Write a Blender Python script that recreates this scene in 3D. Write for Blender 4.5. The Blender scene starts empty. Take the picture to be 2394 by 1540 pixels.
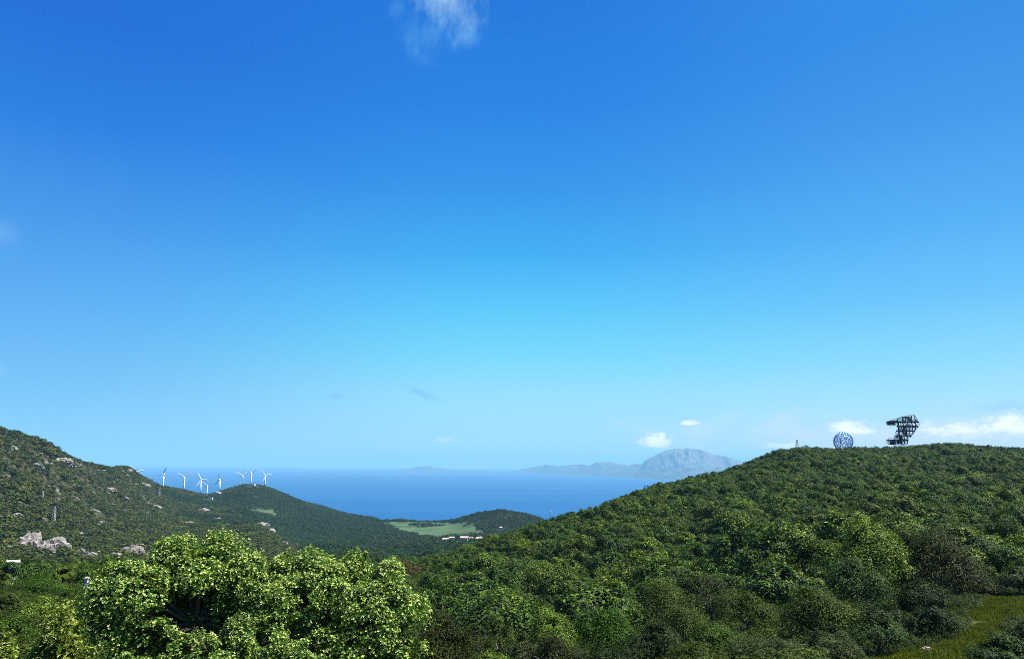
import bpy, math, random
import numpy as np
from mathutils import Vector, Matrix

S = bpy.context.scene
COL = S.collection
R = math.radians
PI = math.pi

# ------------------------------------------------------------------ camera
# photograph measured on a 2394 x 1540 frame
FW, FH, FPX = 2394.0, 1540.0, 1808.0
CAMZ = 300.0
PITCH, ROLL = R(9.92), R(0.5)
cp, sp, cr, sr = math.cos(PITCH), math.sin(PITCH), math.cos(ROLL), math.sin(ROLL)
f_ = Vector((0, cp, sp)); r0 = Vector((1, 0, 0)); u0 = Vector((0, -sp, cp))
rt = r0 * cr + u0 * sr
up = u0 * cr - r0 * sr
cam = bpy.data.cameras.new("camera"); camo = bpy.data.objects.new("camera", cam); COL.objects.link(camo)
camo.matrix_world = Matrix(((rt.x, up.x, -f_.x, 0), (rt.y, up.y, -f_.y, 0), (rt.z, up.z, -f_.z, CAMZ), (0, 0, 0, 1)))
cam.sensor_width = 36.0; cam.lens = 36.0 * FPX / FW
cam.clip_start = 0.2; cam.clip_end = 200000.0
S.camera = camo

def ray(px, py):
    x = (px - FW / 2) / FPX; y = -(py - FH / 2) / FPX
    return f_ + rt * x + up * y
def azel(px, py):
    v = ray(px, py)
    return math.atan2(v.x, v.y), v.z / math.hypot(v.x, v.y)
def at(px, py, d):
    a, t = azel(px, py)
    return Vector((d * math.sin(a), d * math.cos(a), CAMZ + d * t))

# ------------------------------------------------------------------ render settings and exposure
S.view_settings.view_transform = 'Standard'; S.view_settings.look = 'None'
EXPO = 1.5
S.view_settings.exposure = EXPO; S.view_settings.gamma = 1.0
S.render.engine = 'CYCLES'
cy = S.cycles
cy.use_denoising = False
cy.filter_width = 0.85
cy.max_bounces = 6; cy.diffuse_bounces = 1; cy.glossy_bounces = 2; cy.transmission_bounces = 3
cy.transparent_max_bounces = 6; cy.volume_bounces = 0
cy.sample_clamp_indirect = 3.0

# ------------------------------------------------------------------ sun and sky
SUN_EL, SUN_AZ = R(60), R(92)          # azimuth measured clockwise from the view direction (+Y)
sd = Vector((math.sin(SUN_AZ) * math.cos(SUN_EL), math.cos(SUN_AZ) * math.cos(SUN_EL), math.sin(SUN_EL)))
sun = bpy.data.lights.new("sun", 'SUN'); sun.energy = 4.6; sun.angle = R(0.5); sun.color = (1.0, 0.965, 0.90)
suno = bpy.data.objects.new("sun", sun); COL.objects.link(suno)
suno.rotation_euler = (-sd).to_track_quat('-Z', 'Y').to_euler(); suno.location = (0, 0, 600)

def srgb(r, g, b):
    def c(v):
        v /= 255.0
        return v / 12.92 if v <= 0.04045 else ((v + 0.055) / 1.055) ** 2.4
    return (c(r), c(g), c(b), 1.0)

class NT:
    """tiny node-tree helper"""
    def __init__(s, tree): s.t = tree; s.n = tree.nodes; s.l = tree.links
    def new(s, typ, **kw):
        n = s.n.new(typ)
        for k, v in kw.items(): setattr(n, k, v)
        return n
    def put(s, inp, v):
        if hasattr(v, 'is_output') or isinstance(v, bpy.types.NodeSocket): s.l.new(v, inp)
        elif v is not None: inp.default_value = v
    def math(s, op, a, b=None, c=None, clamp=False):
        n = s.new('ShaderNodeMath', operation=op); n.use_clamp = clamp
        s.put(n.inputs[0], a)
        if b is not None: s.put(n.inputs[1], b)
        if c is not None: s.put(n.inputs[2], c)
        return n.outputs[0]
    def mix(s, fac, a, b, mode='MIX'):
        n = s.new('ShaderNodeMix', data_type='RGBA', blend_type=mode)
        s.put(n.inputs[0], fac); s.put(n.inputs[6], a); s.put(n.inputs[7], b)
        return n.outputs[2]
    def ramp(s, fac, stops, interp='LINEAR'):
        n = s.new('ShaderNodeValToRGB'); n.color_ramp.interpolation = interp
        e = n.color_ramp.elements
        while len(e) < len(stops): e.new(0.5)
        for i, (p, c) in enumerate(stops): e[i].position = p; e[i].color = c
        s.put(n.inputs[0], fac)
        return n.outputs[0]
    def noise(s, vec, scale, detail=4.0, rough=0.55, w=None):
        n = s.new('ShaderNodeTexNoise')
        if vec is not None: s.l.new(vec, n.inputs['Vector'])
        n.inputs['Scale'].default_value = scale; n.inputs['Detail'].default_value = detail; n.inputs['Roughness'].default_value = rough
        return n.outputs['Fac']
    def mapr(s, v, a, b, c=0.0, d=1.0, smooth=False):
        n = s.new('ShaderNodeMapRange'); n.clamp = True
        if smooth: n.interpolation_type = 'SMOOTHSTEP'
        s.put(n.inputs[0], v)
        for i, q in enumerate((a, b, c, d)): s.put(n.inputs[i + 1], q)
        return n.outputs[0]

world = bpy.data.worlds.new("World"); S.world = world; world.cycles.sampling_method = "NONE"; world.use_nodes = True
W = NT(world.node_tree); W.n.clear()
wout = W.new('ShaderNodeOutputWorld'); bg = W.new('ShaderNodeBackground'); W.l.new(bg.outputs[0], wout.inputs[0])
sky = W.new('ShaderNodeTexSky', sky_type='NISHITA'); sky.sun_disc = False
sky.sun_elevation = SUN_EL; sky.sun_rotation = SUN_AZ; sky.altitude = 300; sky.air_density = 1.0; sky.dust_density = 0.6; sky.ozone_density = 2.0
tc = W.new('ShaderNodeTexCoord'); sep = W.new('ShaderNodeSeparateXYZ'); W.l.new(tc.outputs['Generated'], sep.inputs[0])
DX, DY, DZ = sep.outputs
HOR = W.math('SQRT', W.math('ADD', W.math('MULTIPLY', DX, DX), W.math('MULTIPLY', DY, DY)))
TEL = W.math('DIVIDE', DZ, W.math('MAXIMUM', HOR, 0.001))          # tan of the elevation
TAZ = W.math('DIVIDE', DX, W.math('MAXIMUM', HOR, 0.001))          # sin of the azimuth
def el_of(py, px=1197.0): return azel(px, py)[1]
def elramp(px, stops):
    st = []
    for py, c in sorted(stops, key=lambda q: -q[0]):
        st.append((min(1.0, max(0.0, el_of(py, px) / 1.0 + 0.02)), srgb(*c)))
    st.append((1.0, srgb(*stops[0][1])))
    return W.ramp(W.math('ADD', TEL, 0.02, clamp=True), st, 'LINEAR')
cL = elramp(60,   [(0, (8, 104, 214)), (250, (16, 120, 224)), (480, (58, 146, 234)), (700, (84, 170, 242)), (880, (108, 190, 245)), (1000, (128, 204, 246)), (1080, (134, 206, 244))])
cC = elramp(1197, [(0, (14, 115, 219)), (250, (22, 128, 228)), (450, (38, 148, 236)), (600, (52, 174, 246)), (730, (86, 204, 252)), (830, (116, 220, 252)), (930, (156, 230, 250)), (1030, (176, 232, 246)), (1090, (180, 230, 244))])
cR = elramp(2330, [(0, (42, 138, 230)), (250, (58, 150, 236)), (500, (78, 174, 246)), (680, (104, 196, 252)), (830, (140, 222, 252)), (930, (178, 234, 252)), (1000, (206, 238, 252)), (1080, (206, 232, 248))])
fL = W.mapr(TAZ, -0.56, 0.0, 1.0, 0.0, smooth=True)
fR = W.mapr(TAZ, 0.0, 0.56, 0.0, 1.0, smooth=True)
grad = W.mix(fR, W.mix(fL, cC, cL), cR)
nish = W.mix(1.0, sky.outputs[0], (0.10, 0.10, 0.10, 1), 'MULTIPLY')
base = W.mix(0.96, nish, grad)
# clouds: at infinity, in sky directions
U = TAZ; V = TEL
comb = W.new('ShaderNodeCombineXYZ'); W.l.new(U, comb.inputs[0]); W.l.new(V, comb.inputs[1])
def vscale(sx, sy, off=(0, 0, 0)):
    m = W.new('ShaderNodeMapping'); m.inputs['Scale'].default_value = (sx, sy, 1); m.inputs['Location'].default_value = off
    W.l.new(comb.outputs[0], m.inputs[0]); return m.outputs[0]
n_puff = W.noise(vscale(1, 1.5), 75, 7, 0.6)
n_puffb = W.noise(vscale(1, 1.6, (3, 1, 0)), 16, 3, 0.5)
n_wisp = W.noise(vscale(1.6, 0.75, (5, 2, 0)), 14, 6, 0.6)
def cloud(px, py, wx, wy, amp=1.0, soft=0.35, nz=None, nk=1.3, flat=False, rot=0.0):
    a, t = azel(px, py); u = math.sin(a)
    ru = wx / FPX; rv = wy / FPX
    du = W.math('DIVIDE', W.math('SUBTRACT', U, u), ru)
    dv0 = W.math('SUBTRACT', V, t)
    if rot: dv0 = W.math('ADD', dv0, W.math('MULTIPLY', W.math('SUBTRACT', U, u), rot))
    dv = W.math('DIVIDE', dv0, rv)
    if flat:  # flat base: distances below the centre count double
        dv = W.math('MAXIMUM', dv, W.math('MULTIPLY', dv, -1.6))
    dd = W.math('SQRT', W.math('ADD', W.math('MULTIPLY', du, du), W.math('MULTIPLY', dv, dv)))
    m = W.math('SUBTRACT', 1.0, dd)
    m = W.math('ADD', m, W.math('MULTIPLY', W.math('SUBTRACT', nz or n_puff, 0.5), nk * 2))
    m = W.mapr(m, -0.05, -0.05 + soft * 2, 0.0, amp, smooth=True)
    edge = W.mapr(dd, 1.0, 1.9, 1.0, 0.0, smooth=True)
    front = W.math('GREATER_THAN', DY, 0.0)
    return W.math('MULTIPLY', W.math('MULTIPLY', m, edge), front)
def addcloud(base, c, *a, **k): return W.mix(cloud(*a, **k), base, c)
WH = tuple(1.35 * q for q in srgb(255, 252, 255)[:3]) + (1,); PK = srgb(236, 242, 255); GB = srgb(120, 190, 232)
base = addcloud(base, PK, 2080, 1040, 640, 75, 0.8, 0.6, n_puffb, 0.9)
base = addcloud(base, PK, 2300, 1022, 300, 58, 1.0, 0.5, n_puffb, 0.6)
base = addcloud(base, GB, 990, 922, 56, 13, 0.45, 0.4, n_puff, 1.0, rot=0.35)
base = addcloud(base, GB, 785, 925, 30, 11, 0.40, 0.5, n_puff, 0.8)
base = addcloud(base, srgb(158, 205, 240), 2365, 950, 60, 16, 0.5, 0.5, n_puff, 1.0)
base = addcloud(base, PK, 1040, 1028, 32, 9, 0.7, 0.5, n_puff, 0.9)
base = addcloud(base, WH, 1532, 1033, 44, 25, 1.0, 0.42, n_puff, 0.9, flat=True)
base = addcloud(base, WH, 1612, 990, 26, 8, 0.7, 0.4, n_puff, 0.9, flat=True)
base = addcloud(base, WH, 1990, 1003, 48, 25, 1.0, 0.5, n_puff, 1.0, flat=True)
base = addcloud(base, WH, 2240, 1008, 84, 25, 0.8, 0.55, n_puff, 1.2, flat=True)
base = addcloud(base, WH, 2370, 998, 66, 34, .95, 0.5, n_puff, 1.0, flat=True)
base = addcloud(base, WH, 1830, 1042, 40, 9, 0.7, 0.4, n_puff, 1.0, flat=True)
base = addcloud(base, srgb(158, 204, 246), 1035, -10, 100, 125, 0.95, 0.55, n_wisp, 1.3)
base = addcloud(base, srgb(100, 176, 240), 1005, 70, 95, 95, 0.6, 0.6, n_wisp, 1.6)
base = addcloud(base, srgb(90, 165, 238), 1098, 92, 34, 34, 0.55, 0.6, n_wisp, 1.0)
base = addcloud(base, srgb(90, 165, 238), 930, 20, 34, 50, 0.45, 0.6, n_wisp, 1.0)
base = addcloud(base, srgb(150, 205, 246), -8, 545, 40, 44, 0.35, 0.6, n_wisp, 0.9)
base = addcloud(base, srgb(150, 205, 246), -2, 862, 24, 26, 0.6, 0.6, n_wisp, 0.9)
W.l.new(base, bg.inputs[0]); bg.inputs[1].default_value = 2 ** -EXPO

# ------------------------------------------------------------------ object helpers
def tag(o, label=None, cat=None, group=None, kind=None):
    if label: o['label'] = label
    if cat: o['category'] = cat
    if group: o['group'] = group
    if kind: o['kind'] = kind
    return o
def empty(name, loc, rz=0.0):
    o = bpy.data.objects.new(name, None); o.location = loc; o.rotation_euler = (0, 0, rz); o.empty_display_size = 0.3
    COL.objects.link(o); return o
def link(name, me, parent=None, loc=None):
    o = bpy.data.objects.new(name, me); COL.objects.link(o)
    if parent: o.parent = parent
    if loc is not None: o.location = loc
    return o
def np_mesh(name, verts, faces, mat=None, attrs=None, smooth=False, mats=None, mi=None):
    """faces: (n,3) or (n,4) int array"""
    me = bpy.data.meshes.new(name)
    v = np.asarray(verts, dtype=np.float32); f = np.asarray(faces, dtype=np.int32); k = f.shape[1]
    me.vertices.add(len(v)); me.vertices.foreach_set('co', v.ravel())
    me.loops.add(f.size); me.loops.foreach_set('vertex_index', f.ravel())
    me.polygons.add(len(f)); me.polygons.foreach_set('loop_start', np.arange(0, f.size, k, dtype=np.int32))
    try: me.polygons.foreach_set('loop_total', np.full(len(f), k, dtype=np.int32))
    except Exception: pass
    me.polygons.foreach_set('use_smooth', np.full(len(f), bool(smooth)))
    for nm, (dom, arr) in (attrs or {}).items():
        a = me.attributes.new(nm, 'FLOAT', dom); a.data.foreach_set('value', np.asarray(arr, dtype=np.float32))
    if mat: me.materials.append(mat)
    me.update(calc_edges=True); me.validate(clean_customdata=False)
    return me

class MB:
    """collects boxes, tubes and solids; builds ONE mesh"""
    def __init__(s): s.v = []; s.f = []
    def add(s, vs, fs):
        b = len(s.v); s.v += [tuple(q) for q in vs]; s.f += [tuple(i + b for i in q) for q in fs]; return s
    def box(s, c, d, rz=0.0):
        x, y, z = d[0] / 2, d[1] / 2, d[2] / 2; m = Matrix.Rotation(rz, 3, 'Z'); c = Vector(c)
        vs = [c + m @ Vector((i * x, j * y, k * z)) for i in (-1, 1) for j in (-1, 1) for k in (-1, 1)]
        return s.add(vs, [(0, 1, 3, 2), (4, 6, 7, 5), (0, 4, 5, 1), (2, 3, 7, 6), (0, 2, 6, 4), (1, 5, 7, 3)])
    def tube(s, pts, rad, n=6, cap=True):
        pts = [Vector(p) for p in pts]; rad = rad if hasattr(rad, '__len__') else [rad] * len(pts)
        vs = []; fs = []
        for i, p in enumerate(pts):
            t = (pts[min(i + 1, len(pts) - 1)] - pts[max(i - 1, 0)]).normalized()
            a = t.orthogonal().normalized() if abs(t.z) < 0.99 else Vector((1, 0, 0))
            if i == 0 or True:
                ref = Vector((0, 0, 1)) if abs(t.z) < 0.9 else Vector((1, 0, 0))
                a = t.cross(ref).normalized()
            b = t.cross(a)
            for k in range(n):
                q = 2 * PI * k / n
                vs.append(p + (a * math.cos(q) + b * math.sin(q)) * rad[i])
        for i in range(len(pts) - 1):
            for k in range(n):
                k2 = (k + 1) % n
                fs.append((i * n + k, i * n + k2, (i + 1) * n + k2, (i + 1) * n + k))
        if cap:
            fs.append(tuple(range(n))[::-1]); fs.append(tuple((len(pts) - 1) * n + k for k in range(n)))
        return s.add(vs, fs)
    def build(s, name, mat, parent=None, smooth=False, loc=None):
        me = bpy.data.meshes.new(name); me.from_pydata(s.v, [], s.f); me.materials.append(mat)
        if smooth:
            for p in me.polygons: p.use_smooth = True
        me.update()
        return link(name, me, parent, loc)

# numpy value noise
_rs = np.random.RandomState(5); _T = _rs.rand(256, 256)
def vnoise(x, y):
    xi = np.floor(x).astype(int); yi = np.floor(y).astype(int); fx = x - xi; fy = y - yi
    fx = fx * fx * (3 - 2 * fx); fy = fy * fy * (3 - 2 * fy)
    a = _T[xi & 255, yi & 255]; b = _T[(xi + 1) & 255, yi & 255]; c = _T[xi & 255, (yi + 1) & 255]; d = _T[(xi + 1) & 255, (yi + 1) & 255]
    return (a * (1 - fx) + b * fx) * (1 - fy) + (c * (1 - fx) + d * fx) * fy - 0.5
def fbm(x, y, s, o=4, g=0.5):
    x = np.asarray(x, float); y = np.asarray(y, float); r = 0; a = 1.0; f = 1.0 / s
    for i in range(o):
        r = r + a * vnoise(x * f + 17.3 * i, y * f + 9.1 * i); a *= g; f *= 2.03
    return r

def noise3(p, s, o=2):
    return (fbm(p[:, 0] + 3, p[:, 1] + 50, s, o) + fbm(p[:, 1] + 90, p[:, 2] + 20, s, o) + fbm(p[:, 2] + 70, p[:, 0] + 120, s, o)) * .62
# ------------------------------------------------------------------ materials
def mat(name):
    m = bpy.data.materials.new(name); m.use_nodes = True; t = NT(m.node_tree); t.n.clear()
    out = t.new('ShaderNodeOutputMaterial'); return m, t, out
def principled(t, out, col, rough=0.8, spec=0.3, metal=0.0, normal=None, connect=True):
    p = t.new('ShaderNodeBsdfPrincipled'); t.put(p.inputs['Base Color'], col); t.put(p.inputs['Roughness'], rough)
    t.put(p.inputs['Specular IOR Level'], spec); t.put(p.inputs['Metallic'], metal)
    if normal is not None: t.l.new(normal, p.inputs['Normal'])
    if connect: t.l.new(p.outputs[0], out.inputs[0])
    return p
def simple(name, col, rough=0.7, spec=0.3, metal=0.0, var=0.25, scale=3.0):
    m, t, out = mat(name); g = t.new('ShaderNodeNewGeometry')
    n = t.noise(g.outputs['Position'], scale, 5, 0.6)
    c2 = tuple(v * (1 - var) for v in col[:3]) + (1,); c1 = tuple(min(1, v * (1 + var * 0.6)) for v in col[:3]) + (1,)
    principled(t, out, t.mix(t.mapr(n, 0.3, 0.7), c2, c1), rough, spec, metal); return m

def leaf_mat(name, stops, hue_var=0.0, transl=0.3, rough=0.55, spec=0.10, classes=None, bigvar=0.35, k=0.52):
    """stops: ramp over the per-leaf random 'tint'; classes: ramp over the per-plant random value multiplied in"""
    m, t, out = mat(name)
    a = t.new('ShaderNodeAttribute'); a.attribute_name = 'tint'
    col = t.ramp(a.outputs['Fac'], [(p, (c[0] * k, c[1] * k * .98, c[2] * k * .42, 1)) for p, c in stops])
    oi = t.new('ShaderNodeObjectInfo')
    if classes:
        kk = t.ramp(oi.outputs['Random'], [(p, (c[0], c[1], c[2], 1)) for p, c in classes], 'CONSTANT' if len(classes) > 8 else 'LINEAR')
        col = t.mix(1.0, col, kk, 'MULTIPLY')
    g = t.new('ShaderNodeNewGeometry')
    if bigvar:
        n = t.noise(g.outputs['Position'], 0.9, 2, 0.5)
        col = t.mix(1.0, col, t.ramp(n, [(0.3, (1 - bigvar, 1 - bigvar * 0.9, 1 - bigvar, 1)), (0.7, (1 + bigvar, 1 + bigvar * 0.9, 1 + bigvar * 0.6, 1))]), 'MULTIPLY')
    p = principled(t, out, col, rough, spec, connect=False)
    tr = t.new('ShaderNodeBsdfTranslucent'); t.l.new(t.mix(1.0, col, (1.25, 1.35, 0.55, 1), 'MULTIPLY'), tr.inputs[0])
    mx = t.new('ShaderNodeMixShader'); mx.inputs[0].default_value = transl
    t.l.new(p.outputs[0], mx.inputs[1]); t.l.new(tr.outputs[0], mx.inputs[2]); t.l.new(mx.outputs[0], out.inputs[0])
    return m
G = lambda r, g, b: (r, g, b)
M = {}
M['scrub'] = leaf_mat('scrub_leaves', [(0, G(.018, .040, .010)), (.4, G(.045, .090, .018)), (.75, G(.105, .180, .034)), (1, G(.25, .36, .08))],
                      classes=[(0, G(.60, .72, .75)), (.18, G(.8, .98, .8)), (.32, G(1.15, 1.1, .9)), (.44, G(.7, .85, .8)), (.56, G(1.25, 1.3, .9)), (.68, G(.85, .95, 1.0)), (.80, G(1.7, 1.6, 1.0)), (.88, G(1.2, 1.0, .8)), (1, G(2.4, 2.0, 1.3))], transl=.15, k=.58)
M['far'] = leaf_mat('far_scrub_leaves', [(0, G(.042, .058, .024)), (.6, G(.080, .100, .040)), (1, G(.16, .18, .08))],
                      classes=[(0, G(.6, .7, .8)), (.25, G(.75, .95, .9)), (.40, G(1.3, 1.1, .8)), (.50, G(.7, .85, .9)), (.66, G(1.4, 1.45, .75)), (.76, G(.7, .9, .9)), (.9, G(1.05, 1.3, .85)), (1, G(1.6, 1.4, .9))], transl=.12, bigvar=0)
M['wood'] = leaf_mat('woodland_leaves', [(0, G(.020, .044, .020)), (.6, G(.034, .066, .026)), (1, G(.065, .105, .04))],
                      classes=[(0, G(.75, .85, .9)), (.4, G(1, 1, 1)), (.7, G(.85, .95, .9)), (1, G(1.4, 1.3, 1.0))], transl=.12, bigvar=0)
M['under'] = leaf_mat('undergrowth_leaves', [(0, G(.030, .045, .014)), (.6, G(.056, .092, .022)), (1, G(.13, .18, .05))], classes=[(0, G(.7, .8, .8)), (.4, G(1, 1, .9)), (.7, G(.9, 1.1, .9)), (1, G(1.5, 1.35, .9))], transl=.2, bigvar=.3)
M['bright'] = leaf_mat('bright_leaves', [(0, G(.018, .056, .008)), (.5, G(.050, .128, .016)), (.78, G(.15, .27, .05)), (1, G(.86, .92, .72))], transl=.30, rough=.4, spec=.3, bigvar=.15, k=.92)
M['palebush'] = leaf_mat('pale_leaves', [(0, G(.060, .110, .03)), (.5, G(.13, .20, .055)), (.8, G(.30, .38, .15)), (1, G(.70, .76, .50))], transl=.28, rough=.45, k=.7)
M['yellowgreen'] = leaf_mat('yellow_green_leaves', [(0, G(.035, .075, .012)), (.6, G(.085, .150, .026)), (1, G(.28, .38, .11))], transl=.2, k=.75)
M['olive'] = leaf_mat('olive_leaves', [(0, G(.036, .062, .012)), (.6, G(.070, .110, .018)), (1, G(.16, .22, .045))], transl=.2)
M['midgreen'] = leaf_mat('mid_green_leaves', [(0, G(.032, .075, .012)), (.6, G(.062, .135, .018)), (1, G(.14, .25, .05))], transl=.25)
M['fresh'] = leaf_mat('fresh_green_leaves', [(0, G(.03, .085, .01)), (.6, G(.06, .15, .012)), (1, G(.12, .24, .03))], transl=.28)
M['darkgreen'] = leaf_mat('dark_green_leaves', [(0, G(.016, .036, .012)), (.6, G(.030, .058, .018)), (1, G(.07, .11, .04))], transl=.15)
M['bluegreen'] = leaf_mat('blue_green_leaves', [(0, G(.020, .055, .020)), (.6, G(.042, .095, .034)), (1, G(.15, .25, .11))], transl=.18)
M['greygreen'] = leaf_mat('grey_green_leaves', [(0, G(.034, .056, .030)), (.6, G(.062, .090, .052)), (1, G(.15, .19, .12))], transl=.18, rough=.6)
M['brown'] = leaf_mat('brown_leaves', [(0, G(.020, .030, .010)), (.6, G(.040, .052, .016)), (1, G(.12, .14, .04))], transl=.15, rough=.6)
M['dry'] = leaf_mat('dry_leaves', [(0, G(.065, .040, .020)), (.6, G(.10, .062, .03)), (1, G(.18, .12, .06))], transl=.1, rough=.7)
M['bark'] = simple('bark', (.16, .14, .11), .9, .1, var=.5, scale=9)
M['darkbark'] = simple('dark_bark', (.07, .055, .04), .9, .1, var=.5, scale=6)

# rock
m, t, out = mat('limestone_rock'); g = t.new('ShaderNodeNewGeometry')
n1 = t.noise(g.outputs['Position'], .22, 6, .65); n2 = t.noise(g.outputs['Position'], 1.1, 5, .7)
rc = t.ramp(n1, [(.32, (.07, .062, .052, 1)), (.5, (.22, .195, .17, 1)), (.7, (.38, .345, .31, 1))])
rc = t.mix(t.mapr(n2, .52, .62), rc, (.07, .06, .045, 1)); bp = t.new('ShaderNodeBump'); bp.inputs['Strength'].default_value = .8; bp.inputs['Distance'].default_value = .6
t.l.new(n2, bp.inputs['Height']); principled(t, out, rc, .9, .15, normal=bp.outputs[0]); M['rock'] = m

# terrain: soil, dry grass and low scrub, with meadow and clearing masks stored on the mesh
m, t, out = mat('hill_ground'); g = t.new('ShaderNodeNewGeometry'); P_ = g.outputs['Position']
am = t.new('ShaderNodeAttribute'); am.attribute_name = 'meadow'
ac = t.new('ShaderNodeAttribute'); ac.attribute_name = 'clearing'
ar = t.new('ShaderNodeAttribute'); ar.attribute_name = 'rocky'
ah = t.new('ShaderNodeAttribute'); ah.attribute_name = 'bushy'
na = t.noise(P_, .012, 5, .6); nb = t.noise(P_, .09, 5, .65); nc = t.noise(P_, .8, 4, .7)
scr = t.ramp(nb, [(.3, (.012, .018, .006, 1)), (.5, (.024, .028, .010, 1)), (.62, (.042, .034, .016, 1)), (.78, (.030, .036, .012, 1))])
scr = t.mix(t.mapr(na, .45, .62), scr, t.ramp(nb, [(.3, (.026, .026, .009, 1)), (.55, (.052, .042, .018, 1)), (.75, (.042, .044, .014, 1))]))
rk = t.ramp(nc, [(.35, (.07, .065, .05, 1)), (.6, (.17, .155, .135, 1))])
rmask = t.math('MULTIPLY', t.mapr(t.noise(P_, .045, 6, .7), .56, .62), ar.outputs['Fac'])
scr = t.mix(rmask, scr, rk)
bush = t.ramp(nb, [(.3, (.010, .015, .006, 1)), (.6, (.018, .026, .009, 1)), (.8, (.028, .034, .012, 1))])
scr = t.mix(ah.outputs['Fac'], scr, bush)
mead = t.ramp(t.noise(P_, .018, 6, .65), [(.32, (.026, .052, .020, 1)), (.5, (.043, .076, .030, 1)), (.68, (.070, .098, .044, 1))])
mead = t.mix(t.mapr(nb, .6, .72), mead, (.028, .045, .014, 1))
cl = t.ramp(nc, [(.3, (.045, .055, .012, 1)), (.6, (.075, .085, .020, 1)), (.74, (.13, .095, .035, 1))])
col = t.mix(am.outputs['Fac'], scr, mead); col = t.mix(ac.outputs['Fac'], col, cl)
bp = t.new('ShaderNodeBump'); bp.inputs['Strength'].default_value = .7; bp.inputs['Distance'].default_value = 1.5; t.l.new(nb, bp.inputs['Height'])
principled(t, out, col, .95, .1, normal=bp.outputs[0]); M['ground'] = m

# ------------------------------------------------------------------ terrain
K = 12
def Z(v): return ('z', v)
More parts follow.
